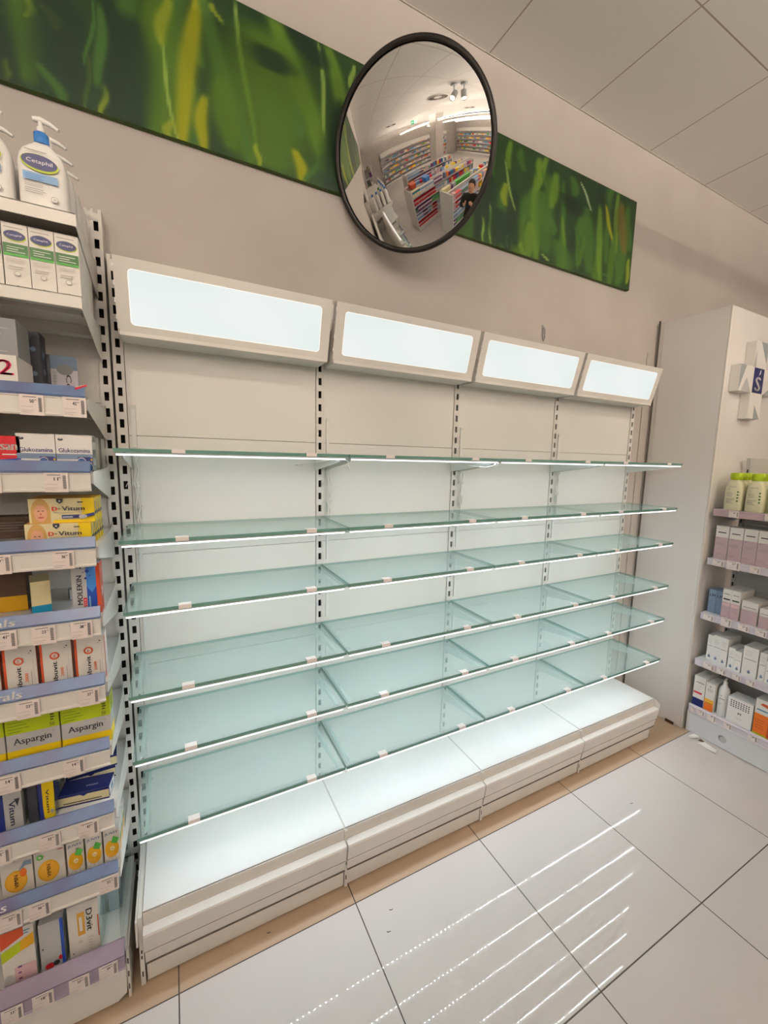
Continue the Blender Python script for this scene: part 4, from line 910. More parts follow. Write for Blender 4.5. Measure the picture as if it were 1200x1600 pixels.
# ================================================================== SHELVING ON THE RIGHT (faces left)
RX = 2.930; RY0 = -0.366; RL = 1.0
RZ = [1.400, 1.108, 0.773, 0.480]
rdesc = ['metal shelf under the cream bottles with lime caps, right edge of the photo', 'metal shelf under the pink and white upright boxes, right edge', 'metal shelf under the slate-blue and pink boxes, right edge', 'metal shelf under the white boxes with drop motifs, right edge']
for i, s in enumerate(RZ):
    t = thing('metal_shelf', rdesc[i], 'shelf', (RX, RY0, s), -pi/2, 'shelves of the right-hand unit')
    mb = MB(); mb.box(.002, RL, 0.006, .285, -.003, 0, 'cold_metal'); mb.box(.002, RL, .006, .010, -.028, 0, 'cold_metal'); mb.build('tray', t)
    mb = MB(); mb.prism_x([(.004, .002), (.000, .002), (-.001, -.004), (.002, -.006), (.002, -.036), (-.002, -.038), (.006, -.040), (.006, .002)], .001, RL, 'pale_lilac' if i else 'dusty_pink'); mb.build('price_rail', t)
    for xx in (.002, RL - .004):
        mb = MB(); mb.prism([(xx, .008, 0), (xx, .008, -.03), (xx, .24, -.08), (xx, .284, -.08), (xx, .284, .01)], (.0016, 0, 0), 'cold_metal'); mb.build('bracket', t)
t = thing('shelving_bay', 'back and base of the right-hand pharmacy shelving, standing against the corner cabinet', 'shelving unit', (RX, RY0, 0), -pi/2)
for a, b in ((.18, .5), (.5, .9), (.9, 1.3), (1.3, 1.70)):
    mb = MB(); mb.box(.034, RL, .300, .312, a + .001, b - .001, 'grey_metal' if a < 1.2 else 'metal_paint'); mb.build('back_panel', t)  # lower panels coloured greyer to stand in for shade below the top shelf
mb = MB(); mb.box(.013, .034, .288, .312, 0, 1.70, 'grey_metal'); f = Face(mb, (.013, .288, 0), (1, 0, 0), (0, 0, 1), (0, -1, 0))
zz = .22
while zz < 1.66: f.k = 0; f.rect(.007, zz - .012, .015, zz + .012, 'slot_dark'); zz += .05
mb.build('upright', t)
mb = MB(); mb.box(.002, RL, .004, .286, .165, .178, 'cold_metal'); mb.build('base_deck', t, bevel=.001)
mb = MB(); mb.prism_x([(.006, .186), (-.004, .186), (-.008, .176), (-.003, .172), (-.003, .140), (-.006, .136), (.006, .136)], .001, RL, 'pale_lilac'); mb.build('price_rail', t)
mb = MB(); mb.box(.004, RL, .004, .02, .004, .132, 'cold_metal')
f = Face(mb, (.188, .004, .060), (1, 0, 0), (0, 0, 1), (0, -1, 0)); f.ell(0, 0, .021, .021, 'light_grey', 26); f.ell(-.004, .003, .017, .018, 'grey', 24); f.ell(.003, -.001, .0165, .0175, 'light_grey', 24); mb.build('kick_plate', t, label='kick plate with round knock-out')
mb = MB(); mb.box(-.004, .003, .002, .29, .003, .135, 'metal_paint'); mb.build('base_foot', t)
ry = lambda y: y
# cream bottles
def cream_bottle(y, x, label):
    t = thing('shower_bottle', label, 'bottle', (x, y, RZ[0] + E), -pi/2, 'cream bottles with lime caps')
    mb = MB(); seg = 26; rings = []
    for z, a, b in ((0, .040, .022), (.004, .043, .025), (.09, .044, .026), (.13, .042, .025), (.155, .034, .021), (.168, .024, .017), (.172, .022, .016)):
        rings.append([(a * math.copysign(abs(cos(2*pi*i/seg)) ** .7, cos(2*pi*i/seg)), b * math.copysign(abs(sin(2*pi*i/seg)) ** .7, sin(2*pi*i/seg)), z) for i in range(seg)])
    mb.add([p for r_ in rings for p in r_], [(i*seg+k, i*seg+(k+1) % seg, (i+1)*seg+(k+1) % seg, (i+1)*seg+k) for i in range(len(rings)-1) for k in range(seg)], 'cream_bottle', True)
    mb.add(rings[0][::-1], [tuple(range(seg))], 'cream_bottle'); mb.add(rings[-1], [tuple(range(seg))], 'cream_bottle')
    f = Face(mb, (-.034, -.0268, .01), (1, 0, 0), (0, 0, 1), (0, -1, 0)); f.lines(.014, .122, .05, .126, 1, 'ink_soft', .5, False); f.text('A', .010, .100, .010, .016, 'ink_pale'); f.lines(.006, .070, .040, .095, 3, 'ink_soft', .25); f.lines(.006, .030, .046, .062, 5, 'ink_soft', .3)
    for i in range(4): f.ell(.060, .045 + .017 * i, .005, .004, 'dark_green', 10)
    mb.build('bottle_body', t)
    mb = MB(); 
    rr_ = [[(a * cos(2*pi*i/20), b * sin(2*pi*i/20), z) for i in range(20)] for z, a, b in ((.172, .027, .019), (.183, .028, .020), (.184, .030, .020), (.208, .029, .019), (.212, .026, .017))]
    mb.add([p for r_ in rr_ for p in r_], [(i*20+k, i*20+(k+1) % 20, (i+1)*20+(k+1) % 20, (i+1)*20+k) for i in range(4) for k in range(20)], 'lime_cap', True); mb.add(rr_[-1], [tuple(range(20))], 'lime_cap'); mb.build('cap', t, label='lime green cap')
cream_bottle(-.441, 2.975, 'cream bottle with lime cap, foremost left one on the top right-hand shelf')
cream_bottle(-.541, 2.975, 'cream bottle with lime cap, second from the left on the top right-hand shelf')
cream_bottle(-.441, 3.035, 'cream bottle with lime cap, behind the foremost left one')
cream_bottle(-.541, 3.035, 'cream bottle with lime cap, behind the second one from the left')
cream_bottle(-.440, 3.095, 'cream bottle with lime cap, third in line behind the foremost left one')
t = thing('shower_bottle', 'lime green bottle cut off by the right edge of the photo', 'bottle', (2.975, -.640, RZ[0] + E), -pi/2)
mb = MB(); mb.lathe([(.036, 0), (.040, .006), (.040, .14), (.030, .17), (.016, .18)], (0, 0, 0), 'lime_cap', 24, 1, .6); mb.build('bottle_body', t)
mb = MB(); mb.lathe([(.020, .18), (.020, .205), (.017, .21)], (0, 0, 0), 'lime_cap', 18); mb.build('cap', t)
for i in range(5): 
    o_ = cream_bottle(-.75 - .1 * i, 2.975, 'cream bottle with lime cap further along, outside the photo, %s past its edge' % ORD[i])

def rplace(mb, name, label, y, z, x=2.958, group=None, skew=0):
    return place(mb, name, label, 'carton', (x, y, z + E), -pi/2 + skew, group)
def d_lab(f, w, h):
    f.rect(0, 0, w, h*.66, 'dusty_pink'); f.lines(w*.16, h*.79, w*.80, h*.83, 1, 'ink', .7, False)
    f.rect(w*.12, h*.61, w*.26, h*.64, 'ink_soft'); f.lines(w*.12, h*.42, w*.85, h*.52, 3, 'ink_soft', .3); f.lines(w*.12, h*.14, w*.65, h*.17, 1, 'ink_soft', .5)
lb2 = rplace(carton(.064, .060, .196, d_lab, 'offwhite'), 'serum_carton', 'tall pink and white carton, leftmost of the row on the second right-hand shelf', -.382, RZ[1], group='tall pink and white cartons')
for i, w_ in enumerate(('second from the left', 'third from the left', 'fourth from the left')):
    again(lb2, (2.958 + (.002 * (i % 2)), -.450 - .0665 * i, RZ[1] + E), 'tall pink and white carton, %s on the second right-hand shelf' % w_)
for i in range(6): again(lb2, (2.958, -.6495 - .0665 * i, RZ[1] + E), 'tall pink and white carton further along, outside the photo, %s past its edge' % ORD[i])
# third shelf
def d_lm(f, w, h): f.text('LM', w*.15, h*.70, w*.70, h*.12, 'ink', bold=.0006); f.lines(w*.2, h*.3, w*.6, h*.5, 3, 'slate_blue', .3)
lm = rplace(carton(.038, .09, .140, d_lm, 'slate_blue'), 'serum_carton', 'slate blue carton with short black lettering, left of the pair on the third right-hand shelf', -.374, RZ[2], x=2.985, group='slate blue cartons')
again(lm, (2.985, -.4135, RZ[2] + E), 'slate blue carton with short black lettering, right of the pair on the third right-hand shelf')
def d_pk(f, w, h): f.rect(0, 0, w, h*.55, 'dusty_pink'); f.lines(w*.15, h*.82, w*.85, h*.88, 1, 'ink_soft', .5, False); f.lines(w*.12, h*.63, w*.9, h*.70, 1, 'ink', .7, False); f.rect(w*.05, h*.42, w*.95, h*.52, 'pink'); f.lines(w*.1, h*.1, w*.8, h*.3, 3, 'pink', .2)
pk = rplace(carton(.042, .16, .170, d_pk, 'offwhite'), 'serum_carton', 'white over pink carton, left of the tall pair on the third right-hand shelf', -.4560, RZ[2], x=2.955, group='white over pink cartons')
again(pk, (2.955, -.4990, RZ[2] + E), 'white over pink carton, right of the tall pair on the third right-hand shelf')
def d_pw(f, w, h): f.rect(0, 0, w, h*.62, 'dusty_pink'); f.lines(w*.08, h*.72, w*.92, h*.82, 1, 'ink_soft', .35, False); f.rect(0, h*.66, w, h*.68, 'light_grey')
pw = rplace(carton(.074, .15, .128, d_pw, 'offwhite'), 'cream_carton', 'squat pink carton with white lid band, right of the tall pair', -.5500, RZ[2], group='squat pink cartons')
again(pw, (2.958, -.6320, RZ[2] + E), 'squat pink carton with white lid band, at the right edge of the photo').scale = (1, 1, .86)
for i in range(4): again(pw, (2.958, -.7150 - .08 * i, RZ[2] + E), 'squat pink carton further along, outside the photo, %s past its edge' % ORD[i])
# fourth shelf
def drop(f, cx, cy, s, m): f.poly([(cx, cy + s * 1.6)] + [(cx + s * .7 * cos(a), cy + s * .7 * sin(a)) for a in [radians(30 - 240 * i / 10) for i in range(11)]], m)
def d_dr(f, w, h): f.rect(0, 0, w, h*.60, 'light_grey') if False else None; f.lines(w*.15, h*.70, w*.85, h*.90, 3, 'ink_pale', .2); f.rect(w*.1, h*.56, w*.9, h*.58, 'ink_soft'); drop(f, w*.5, h*.14, .010, 'slate_blue')
def mk_drop(w, h, d): return carton(w, d, h, d_dr, 'white')
items = [(.030, .155, .12, -.398, 2.985, 'narrow white carton, leftmost on the fourth right-hand shelf'), (.040, .165, .15, -.431, 2.975, 'white carton with drop motif, second from the left on the fourth right-hand shelf'), (.038, .168, .15, -.4725, 2.965, 'white carton with grey stripe and drop, third from the left on the fourth right-hand shelf'),
 (.030, .128, .12, -.5180, 2.962, 'short white carton with striped top, middle of the fourth right-hand shelf'), (.032, .120, .12, -.5500, 2.958, 'short white carton right of the striped-top one, fourth right-hand shelf'), (.068, .170, .12, -.5870, 2.958, 'tall wide white carton with drop, fourth right-hand shelf'), (.030, .160, .12, -.6610, 2.960, 'white carton with grey line near the right edge, fourth right-hand shelf'), (.036, .125, .12, -.6930, 2.956, 'short white carton at the very right edge, fourth right-hand shelf')]
for w_, h_, d_, y_, x_, lab in items: rplace(mk_drop(w_, h_, d_), 'serum_carton', lab, y_, RZ[3], x_, 'white cartons with drop motifs')
# bottom
zB = .1785
def d_b1(f, w, h): f.rect(0, 0, w, h*.26, 'navy'); f.rect(w*.05, h*.42, w*.80, h*.48, 'red'); f.lines(w*.15, h*.78, w*.9, h*.86, 1, 'ink_soft', .4, False); f.lines(w*.15, h*.55, w*.85, h*.75, 3, 'ink_pale', .2)
rplace(carton(.060, .13, .190, d_b1, 'offwhite'), 'cream_carton', 'white carton with red bar and navy foot, leftmost on its deck', -.371, zB, 2.948)
def d_b2(f, w, h): f.rect(0, 0, w, h*.42, 'amber'); f.rect(0, 0, w, h*.26, 'orange'); f.lines(w*.1, h*.27, w*.95, h*.29, 1, 'dark_brown', .8, False); f.ell(w*.5, h*.88, .004, .003, 'ink', 8); f.lines(w*.2, h*.70, w*.9, h*.82, 3, 'ink_soft', .3)
rplace(carton(.046, .12, .175, d_b2, 'offwhite'), 'cream_carton', 'slim carton fading to orange at its foot, left of the white pump bottle', -.434, zB, 2.952)
t = thing('pump_bottle', 'slim white pump bottle between the orange-footed carton and the dotted white box', 'bottle', (2.985, -.515, zB + E), -pi/2)
mb = MB(); mb.lathe([(.024, 0), (.0265, .005), (.0265, .150), (.024, .166), (.012, .184), (.011, .190)], (0, 0, 0), 'white', 28); f = Face(mb, (-.012, -.0270, .03), (1, 0, 0), (0, 0, 1), (0, -1, 0)); f.rect(0, .075, .026, .078, 'ink'); f.lines(.004, .095, .018, .102, 1, 'ink_soft', .5); f.lines(.002, .04, .018, .055, 2, 'ink_pale', .3); mb.build('bottle_body', t)
mb = MB(); mb.lathe([(.010, .190), (.010, .206), (.004, .208), (.004, .222)], (0, 0, 0), 'white', 14); mb.tube([(0, .006, .224), (0, -.004, .226), (.004, -.028, .220)], .005, 'white', 8); mb.build('pump_head', t)
def d_b4(f, w, h):
    for i in range(8):
        for j in range(4): f.ell(w*(.14 + .10 * i), h*(.88 - .075 * j), w*.036, h*.022, 'charcoal', 8); f.k -= 1
    f.text('M', w*.45, h*.40, w*.12, h*.09, 'ink', bold=.0006); f.lines(w*.35, h*.2, w*.75, h*.32, 3, 'ink_pale', .2)
rplace(carton(.118, .10, .150, d_b4, 'white'), 'cream_carton', 'wide white box with rows of dark dots, on the bottom right-hand deck', -.550, zB, 2.950)
def d_b5(f, w, h): f.rect(0, 0, w, h*.60, 'orange'); f.rect(0, 0, w, h*.05, 'lime'); f.rect(w*.62, h*.02, w*.95, h*.62, 'rust'); f.poly([(w*.2, h*.86), (w, h*.78), (w, h*.90), (w*.3, h*.92)], 'rust'); f.lines(w*.08, h*.70, w*.55, h*.75, 1, 'teal', .6, False); f.lines(w*.08, h*.2, w*.5, h*.5, 4, 'dark_brown', .12)
rplace(carton(.100, .10, .205, d_b5, 'offwhite'), 'cream_carton', 'large orange and white carton at the right edge on the bottom deck', -.676, zB, 2.948)
RT = [[(-0.446, -0.494), (-0.608, -0.655)], [(-0.397, -0.454), (-0.467, -0.529), (-0.576, -0.620)], [(-0.385, -0.439), (-0.474, -0.525), (-0.558, -0.606), (-0.637, -0.685)], [(-0.416, -0.473), (-0.486, -0.529), (-0.562, -0.602), (-0.626, -0.667)], [(-0.380, -0.404), (-0.410, -0.456), (-0.468, -0.515), (-0.552, -0.593), (-0.670, -0.713)]]
rw = ['under the lime-capped bottles', 'under the tall pink and white cartons', 'under the slate blue and pink cartons', 'under the white drop cartons', 'on the bottom right-hand rail']
for i, lst in enumerate(RT):
    for j, (a, b) in enumerate(lst):
        zz = (RZ[i] if i < 4 else .1765) - .037; big = (i, j) in ((1, 1), (2, 1), (4, 2))
        place(price_tag(a - b, .050 if big else .036, '%d' % (20 + (i * 13 + j * 29) % 70)), 'price_tag', 'paper price tag %s, %s' % (rw[i], ['leftmost', 'second from left', 'third from left', 'fourth from left', 'fifth from left'][j]), 'price tag', (RX - .0040 - (.0015 if i == 4 else 0), a, zz - (.004 if big else 0)), -pi/2, 'price tags of the right-hand shelves')

# ================================================================== PHARMACY CROSS ON THE CORNER CABINET
t = thing('pharmacy_cross', 'white pharmacy cross with painted facet shading and navy plate, on the corner cabinet front', 'sign', (3.05, -0.3445, 2.075))
cell = .145; p = .047
for (cx, cz) in ((0, 0), (-1, 0), (1, 0), (0, 1), (0, -1)):
    x0 = cell * (cx + .5); z0 = cell * cz; mb = MB(); mb.box(x0, x0 + cell, -p, -.0005, z0, z0 + cell, 'facet_white')
    f = Face(mb, (x0, -p, z0), (1, 0, 0), (0, 0, 1), (0, -1, 0)); a = cell
    if (cx, cz) == (-1, 0): f.poly([(0, 0), (a*.45, a), (a*.0, a)], 'facet_shade'); f.poly([(a, 0), (a, a*.0), (a*.55, a*.55), (a*.2, 0)], 'light_grey')  # grey triangles painted flat on the cubes, standing in for facet shading
    if (cx, cz) == (0, -1): f.poly([(a*.45, 0), (a, 0), (a*.45, a*.55)], 'facet_shade')
    if (cx, cz) == (0, 1): f.poly([(a, a*.2), (a, a), (a*.4, a)], 'facet_shade'); f.poly([(0, 0), (a*.2, 0), (a*.1, a*.7)], 'light_grey')
    if (cx, cz) == (1, 0): f.poly([(0, 0), (a, 0), (a, a*.5)], 'facet_shade')
    mb.build('cube', t)
mb = MB(); x0 = cell * .5; f = Face(mb, (x0 + .012, -p, .002), (1, 0, 0), (0, 0, 1), (0, -1, 0)); f.k = 2; f.rect(0, 0, cell - .024, cell - .004, 'navy'); f.text('S', .030, .012, .060, .080, 'white', bold=.004)
f.poly([(.062, .100), (.070, .128), (.084, .134), (.080, .112)], 'white'); mb.build('navy_plate', t, label='navy plate with white curling S')

# ================================================================== BITS ON THE FLOOR
crumple('paper_scrap', 'crumpled pale paper scrap on the floor beside the right-hand shelving', [(0, 0, 0), (.03, -.01, .012), (.05, -.03, .001), (.02, -.045, .010), (-.02, -.02, .002)], [(0, 1, 2), (0, 2, 3), (0, 3, 4)], 'white', (2.885, -.405, .001))
crumple('paper_scrap', 'flat folded white paper scrap further out on the floor by the right-hand shelving', [(0, 0, 0), (.035, -.02, .008), (.03, -.085, .001), (-.01, -.10, .006), (-.012, -.045, .001)], [(0, 1, 2), (0, 2, 3), (0, 3, 4)], 'white', (2.86, -.465, .001))
crumple('paper_scrap', 'small dark torn scrap between the two white ones on the floor', [(0, 0, 0), (.02, -.006, .004), (.018, -.028, .001), (-.004, -.022, .003)], [(0, 1, 2), (0, 2, 3)], 'dark_brown', (2.892, -.452, .001))
for (x, y, lab) in ((2.06, -.56, 'tiny dark sliver on the floor tile far right'), (0.78, -.46, 'tiny dark sliver on the middle floor tile'), (0.74, -.52, 'second tiny dark sliver on the middle floor tile, nearer the camera'), (0.365, -.335, 'tiny dark sliver by the base kick plate of the leftmost bay')):
    mb = MB(); mb.tube([(0, 0, .0012), (.006, -.004, .0012), (.013, -.004, .0012)], .001, 'slot_dark', 5); o = mb.build('debris_sliver', loc=(x, y, 0)); tag(o, lab, 'debris')

# ================================================================== CEILING FITTINGS (lamps of the shop, plus added upward fill)
def spot_light(x, y, target, power, label, size=radians(62), blend=.45, rad=.02, body=True):
    d = (Vector(target) - Vector((x, y, H - .20))).normalized()
    t = thing('ceiling_spotlight', label, 'spotlight', (x, y, H), 0, 'ceiling spotlights')
    mb = MB(); mb.lathe([(.075, -.001), (.075, -.03), (.06, -.035)], (0, 0, 0), 'light_grey', 24); mb.build('ceiling_rose', t)
    mb = MB(); mb.tube([(0, 0, -.03), (0, 0, -.15)], .012, 'light_grey', 10); mb.build('stem', t)
    q = d.to_track_quat('Z', 'Y').to_matrix().to_4x4(); o = Vector((0, 0, -.20))
    mb = MB(); mb.lathe([(.03, -.10), (.058, -.08), (.062, .085), (.056, .088), (.050, .070)], (0, 0, 0), 'light_grey', 28, close=False); mb.add([(.03 * cos(2*pi*i/28), .03 * sin(2*pi*i/28), -.10) for i in range(28)], [tuple(range(28))], 'light_grey')
    mb.v = [tuple(q @ Vector(v) + o) for v in mb.v]; b = mb.build('lamp_head', t)
    mb = MB(); mb.add([(.050 * cos(2*pi*i/28), .050 * sin(2*pi*i/28), .070) for i in range(28)], [tuple(range(28))], 'lamp_warm'); mb.v = [tuple(q @ Vector(v) + o) for v in mb.v]; mb.build('lens', b)
    ld = bpy.data.lights.new('spot_lamp', 'SPOT'); ld.energy = power * SPOT_W; ld.color = WARM; ld.spot_size = size; ld.spot_blend = blend; ld.shadow_soft_size = rad
    lo = bpy.data.objects.new('spot_lamp', ld); COL.objects.link(lo); lo.parent = t; lo.location = o + d * .10; lo.rotation_euler = d.to_track_quat('-Z', 'Y').to_euler()
spot_light(-0.44, -1.95, (-0.05, 0, 1.45), 95, 'pale ceiling spotlight aimed at the stocked shelves and the leftmost bay', size=radians(48), blend=.5)
spot_light(-0.30, -2.10, (0.9, -1.2, 0.0), 25, 'pale ceiling spotlight aimed down at the floor, twin of the one beside it', size=radians(95))
spot_light(2.2, -2.10, (2.3, 0, 1.45), 65, 'pale ceiling spotlight aimed at the rightmost bay')
spot_light(2.45, -2.15, (3.3, -.5, 1.5), 45, 'pale ceiling spotlight aimed at the right-hand shelving and cross sign')
def luminaire(x0, y0, x1, y1, label, drop=.40):
    t = thing('linear_luminaire', label, 'ceiling light', ((x0 + x1) / 2, (y0 + y1) / 2, H - drop), 0, 'thin linear ceiling lights')
    hx, hy = abs(x1 - x0) / 2 + .03, abs(y1 - y0) / 2 + .03
    mb = MB(); mb.box(-hx, hx, -hy, hy, -.05, -.0005 if not drop else 0, 'light_grey'); mb.build('profile', t)
    mb = MB(); mb.box(-hx + .008, hx - .008, -hy + .008, hy - .008, -.054, -.0502, 'lamp_tube'); mb.build('diffuser', t)
    if drop:
        mb = MB(); mb.box(-hx + .008, hx - .008, -hy + .008, hy - .008, .0002, .004, 'fill_uplight'); mb.build('fill_top', t)  # made-up glowing top, added to brighten the ceiling
        for sx in (-hx * .8, hx * .8):
            mb = MB(); mb.tube([(sx, 0, 0), (sx, 0, drop)], .003, 'grey', 6); mb.build('wire', t)
luminaire(-2.6, -3.4, 0.6, -3.4, 'thin linear ceiling light crossing behind the photographer')
luminaire(1.4, -3.4, 4.2, -3.4, 'thin linear ceiling light on the right half of the shop')
luminaire(-7.5, -3.6, -3.6, -3.6, 'thin linear ceiling light over the far left aisle')
luminaire(-7.5, -6.4, -1.0, -6.4, 'long thin linear ceiling light deep in the shop')
luminaire(0.0, -6.4, 4.5, -6.4, 'long thin linear ceiling light deep in the shop, right part')
luminaire(-7.0, -9.6, 3.5, -9.6, 'longest thin linear ceiling light near the shop front')
def vent(x, y, label):
    t = thing('ceiling_vent', label, 'vent', (x, y, H), 0, 'round ceiling vents')
    mb = MB(); mb.lathe([(.30, -.0008), (.30, -.012), (.285, -.014), (.285, -.0008)], (0, 0, 0), 'white', 40, close=False); mb.build('ring', t)
    mb = MB()
    for i in range(40):
        a = 2*pi*i/40; c, s_ = cos(a), sin(a); mb.prism([(.12*c, .12*s_, -.004), (.28*c, .28*s_, -.004), (.28*cos(a+.07), .28*sin(a+.07), -.004), (.12*cos(a+.07), .12*sin(a+.07), -.004)], (0, 0, -.004), 'slot_dark' if False else 'dark_brown')
    mb.build('louvre', t)
vent(-1.35, -2.3, 'round slotted ceiling vent nearest the mirror'); vent(-4.6, -1.9, 'round slotted ceiling vent over the left aisle'); vent(-2.5, -5.5, 'round slotted ceiling vent deep in the shop')
t = thing('exit_sign', 'green and white running man exit sign hanging from the ceiling', 'sign', (-4.4, -3.2, H - .10), radians(115))
mb = MB(); mb.box(-.16, .16, -.012, .012, -.16, 0, 'exit_green')
for sgn in (1, -1):
    f = Face(mb, (-.16 * sgn, -.012 * sgn, -.16), (sgn, 0, 0), (0, 0, 1), (0, -sgn, 0)); f.rect(.01, .01, .15, .15, 'exit_white'); f.rect(.05, .02, .12, .13, 'exit_green')
    f.ell(.085, .115, .010, .010, 'exit_white', 12); f.poly([(.075, .10), (.095, .10), (.10, .06), (.12, .03), (.11, .025), (.088, .055), (.07, .03), (.055, .035), (.078, .062)], 'exit_white'); f.poly([(.19, .07), (.24, .07), (.24, .045), (.29, .08), (.24, .115), (.24, .09), (.19, .09)], 'exit_white')
mb.build('sign_box', t)
mb = MB(); mb.tube([(-.12, 0, 0), (-.12, 0, .0995)], .004, 'grey', 6); mb.tube([(.12, 0, 0), (.12, 0, .0995)], .004, 'grey', 6); mb.build('hanger', t)

# ================================================================== THE SHOP BEHIND THE CAMERA (seen in the mirror)
pal = ['offwhite', 'white', 'sky_blue', 'pink', 'yellow', 'orange', 'green', 'dusty_pink', 'cream', 'plum', 'teal', 'red', 'slate_blue', 'pale_lilac', 'amber', 'light_grey']
protos = []
for i in range(10):
    r_ = random.Random(i); w_, h_, d_ = r_.uniform(.09, .16), r_.uniform(.12, .19), .10
    c1, c2 = pal[(i * 3) % 16], pal[(i * 5 + 2) % 16]
    protos.append((carton(w_, d_, h_, lambda f, w, h, c2=c2: (f.rect(0, h*.55, w, h*.85, c2), f.lines(w*.1, h*.15, w*.8, h*.45, 3, 'ink_soft', .3)), c1), w_))
proto_obj = []
def shop_carton(i, loc, rz, label, group):
    while len(proto_obj) <= i: proto_obj.append(None)
    if proto_obj[i] is None:
        o = place(protos[i][0], 'medicine_carton', label, 'carton', loc, rz, group); proto_obj[i] = o
    else:
        o = proto_obj[i].copy(); COL.objects.link(o); o.location = loc; o.rotation_euler = (0, 0, rz); o['label'] = label; o['group'] = group
ORD2 = ORD + ['ninth', 'tenth', 'eleventh', 'twelfth', 'thirteenth', 'fourteenth', 'fifteenth', 'sixteenth', 'seventeenth', 'eighteenth', 'nineteenth', 'twentieth']
def gondola(x0, x1, y0, y1, label, idx, fills):      # long side along y
    t = thing('island_shelving', label, 'shelving unit', ((x0 + x1) / 2, y0, 0)); hx = (x1 - x0) / 2; L = y0 - y1; Hh = 1.35
    mb = MB(); mb.box(-hx, hx, -L, 0, .01, .15, 'offwhite'); mb.build('base', t)
    mb = MB(); mb.box(-.02, .02, -L + .02, -.02, .15, Hh, 'offwhite'); mb.build('spine', t)
    for yy in (-.03, -L): mb = MB(); mb.box(-hx * .9, hx * .9, yy, yy + .03, .15, Hh + .02, 'offwhite'); mb.build('end_panel', t)
    zs = (.15, .42, .68, .94, 1.20)
    for sgn in (-1, 1):
        for z in zs[1:]:
            mb = MB(); mb.box(*sorted((sgn * .021, sgn * hx * .88)), -L + .035, -.035, z - .03, z, 'light_grey'); mb.box(*sorted((sgn * hx * .88, sgn * (hx * .88 + .006))), -L + .035, -.035, z - .035, z + .006, 'pale_lilac'); mb.build('shelf', t)
    cx = (x0 + x1) / 2; rr = random.Random(idx)
    for sgn in fills:
        for z in zs:
            y = y0 - .05; i = rr.randrange(10); cnt = 0
            while True:
                if rr.random() < .25: i = rr.randrange(10)
                w_ = protos[i][1]
                if y - w_ < y0 - 1.55: break
                xx = cx + sgn * (hx * .88 - .012)
                shop_carton(i, (xx, y - (0 if sgn < 0 else w_), z + E), -pi/2 if sgn < 0 else pi/2, '%s carton, %s from the near end, %s shelf, %s, %s side' % (pal[(i * 3) % 16].replace('_', ' '), ORD2[cnt], ['bottom', 'second', 'third', 'fourth', 'top'][zs.index(z)], {9: 'nearest island', 5: 'middle island', 12: 'far island'}[idx], 'left' if sgn < 0 else 'right'), 'cartons on the island shelving'); y -= w_ + .006; cnt += 1
        mb = MB()
        for z in zs:
            yy = -1.56
            while yy > -L + .2:
                w_ = rr.uniform(.09, .15); hh = rr.uniform(.11, .19); xa = sgn * (hx * .88 - .012); mb.box(*sorted((xa, xa - sgn * .10)), yy - w_, yy, z + E, z + hh, rr.choice(pal)); yy -= w_ + .008
        mb.build('stocked_goods', t)['kind'] = 'stuff'
gondola(-2.45, -1.70, -1.35, -5.0, 'white island shelving filled with cartons, behind and left of the camera', 5, (1, -1))
gondola(-1.02, -0.42, -1.95, -5.0, 'white island shelving nearest the photographer, left behind the camera', 9, (1, -1))
gondola(-4.1, -3.4, -2.0, -5.2, 'white island shelving in the far left aisle', 12, (1,))
for (x, y, m_, lab) in ((-2.05, -2.2, 'mid_blue', 'blue storage tub on top of the island shelving'), (-2.1, -1.6, 'rust', 'orange storage tub on top of the island shelving')):
    t = thing('storage_tub', lab, 'tub', (x, y, 1.351)); mb = MB(); mb.prism([(-.13, -.1, .002), (.13, -.1, .002), (.13, .1, .002), (-.13, .1, .002)], (0, 0, .13), m_); mb.build('tub_body', t, bevel=.01); mb = MB(); mb.box(-.14, .14, -.11, .11, .133, .148, m_); mb.build('rim', t)
def wall_rack(x0, x1, y, rz, label, n, deep=.35, h=2.1, ytop=True):
    t = thing('wall_rack', label, 'shelving unit', (x0, y, 0), rz); L = abs(x1 - x0)
    mb = MB(); mb.box(0, L, deep, deep + .03, 0, h + .3, 'offwhite'); mb.box(0, L, 0, deep, 0, .12, 'offwhite'); mb.build('back', t)
    mb = MB(); mb.box(0, L, .0, .05, h, h + .28, 'offwhite'); mb.build('header', t)
    for i in range(n):
        z = .3 + i * (h - .35) / (n - 1); mb = MB(); mb.box(0, L, .02, deep, z - .03, z, 'light_grey'); mb.box(0, L, .012, .02, z - .04, z + .01, 'pale_lilac'); mb.build('shelf', t)
        r_ = random.Random(i + int(L * 10)); mb = MB(); x = .02
        while x < L - .2:
            w_ = r_.uniform(.1, .35); hh = r_.uniform(.09, .17); c_ = r_.choice(pal)
            k = max(1, int(w_ / .09))
            for j in range(k): mb.box(x + j * w_ / k, x + (j + .92) * w_ / k, .05, .16, z + .0005, z + hh, c_)
            x += w_ + .01
        o = mb.build('stocked_goods', t); o['kind'] = 'stuff'
wall_rack(-8.5, 3.5, -11.6, pi, 'long stocked wall rack at the front of the shop', 6)
t_ = bpy.data.objects['wall_rack']; t_.location = (3.5, -11.55, 0)
wall_rack(-8.9, -8.9 + 8, -9.5, 0, 'stocked wall rack along the far left wall', 6)
t_ = bpy.data.objects['wall_rack.001']; t_.location = (-8.55, -9.8, 0); t_.rotation_euler = (0, 0, pi/2)
wall_rack(-7.9, -3.5, -.4, 0, 'stocked wall rack on the back wall far to the left', 6, deep=.40)
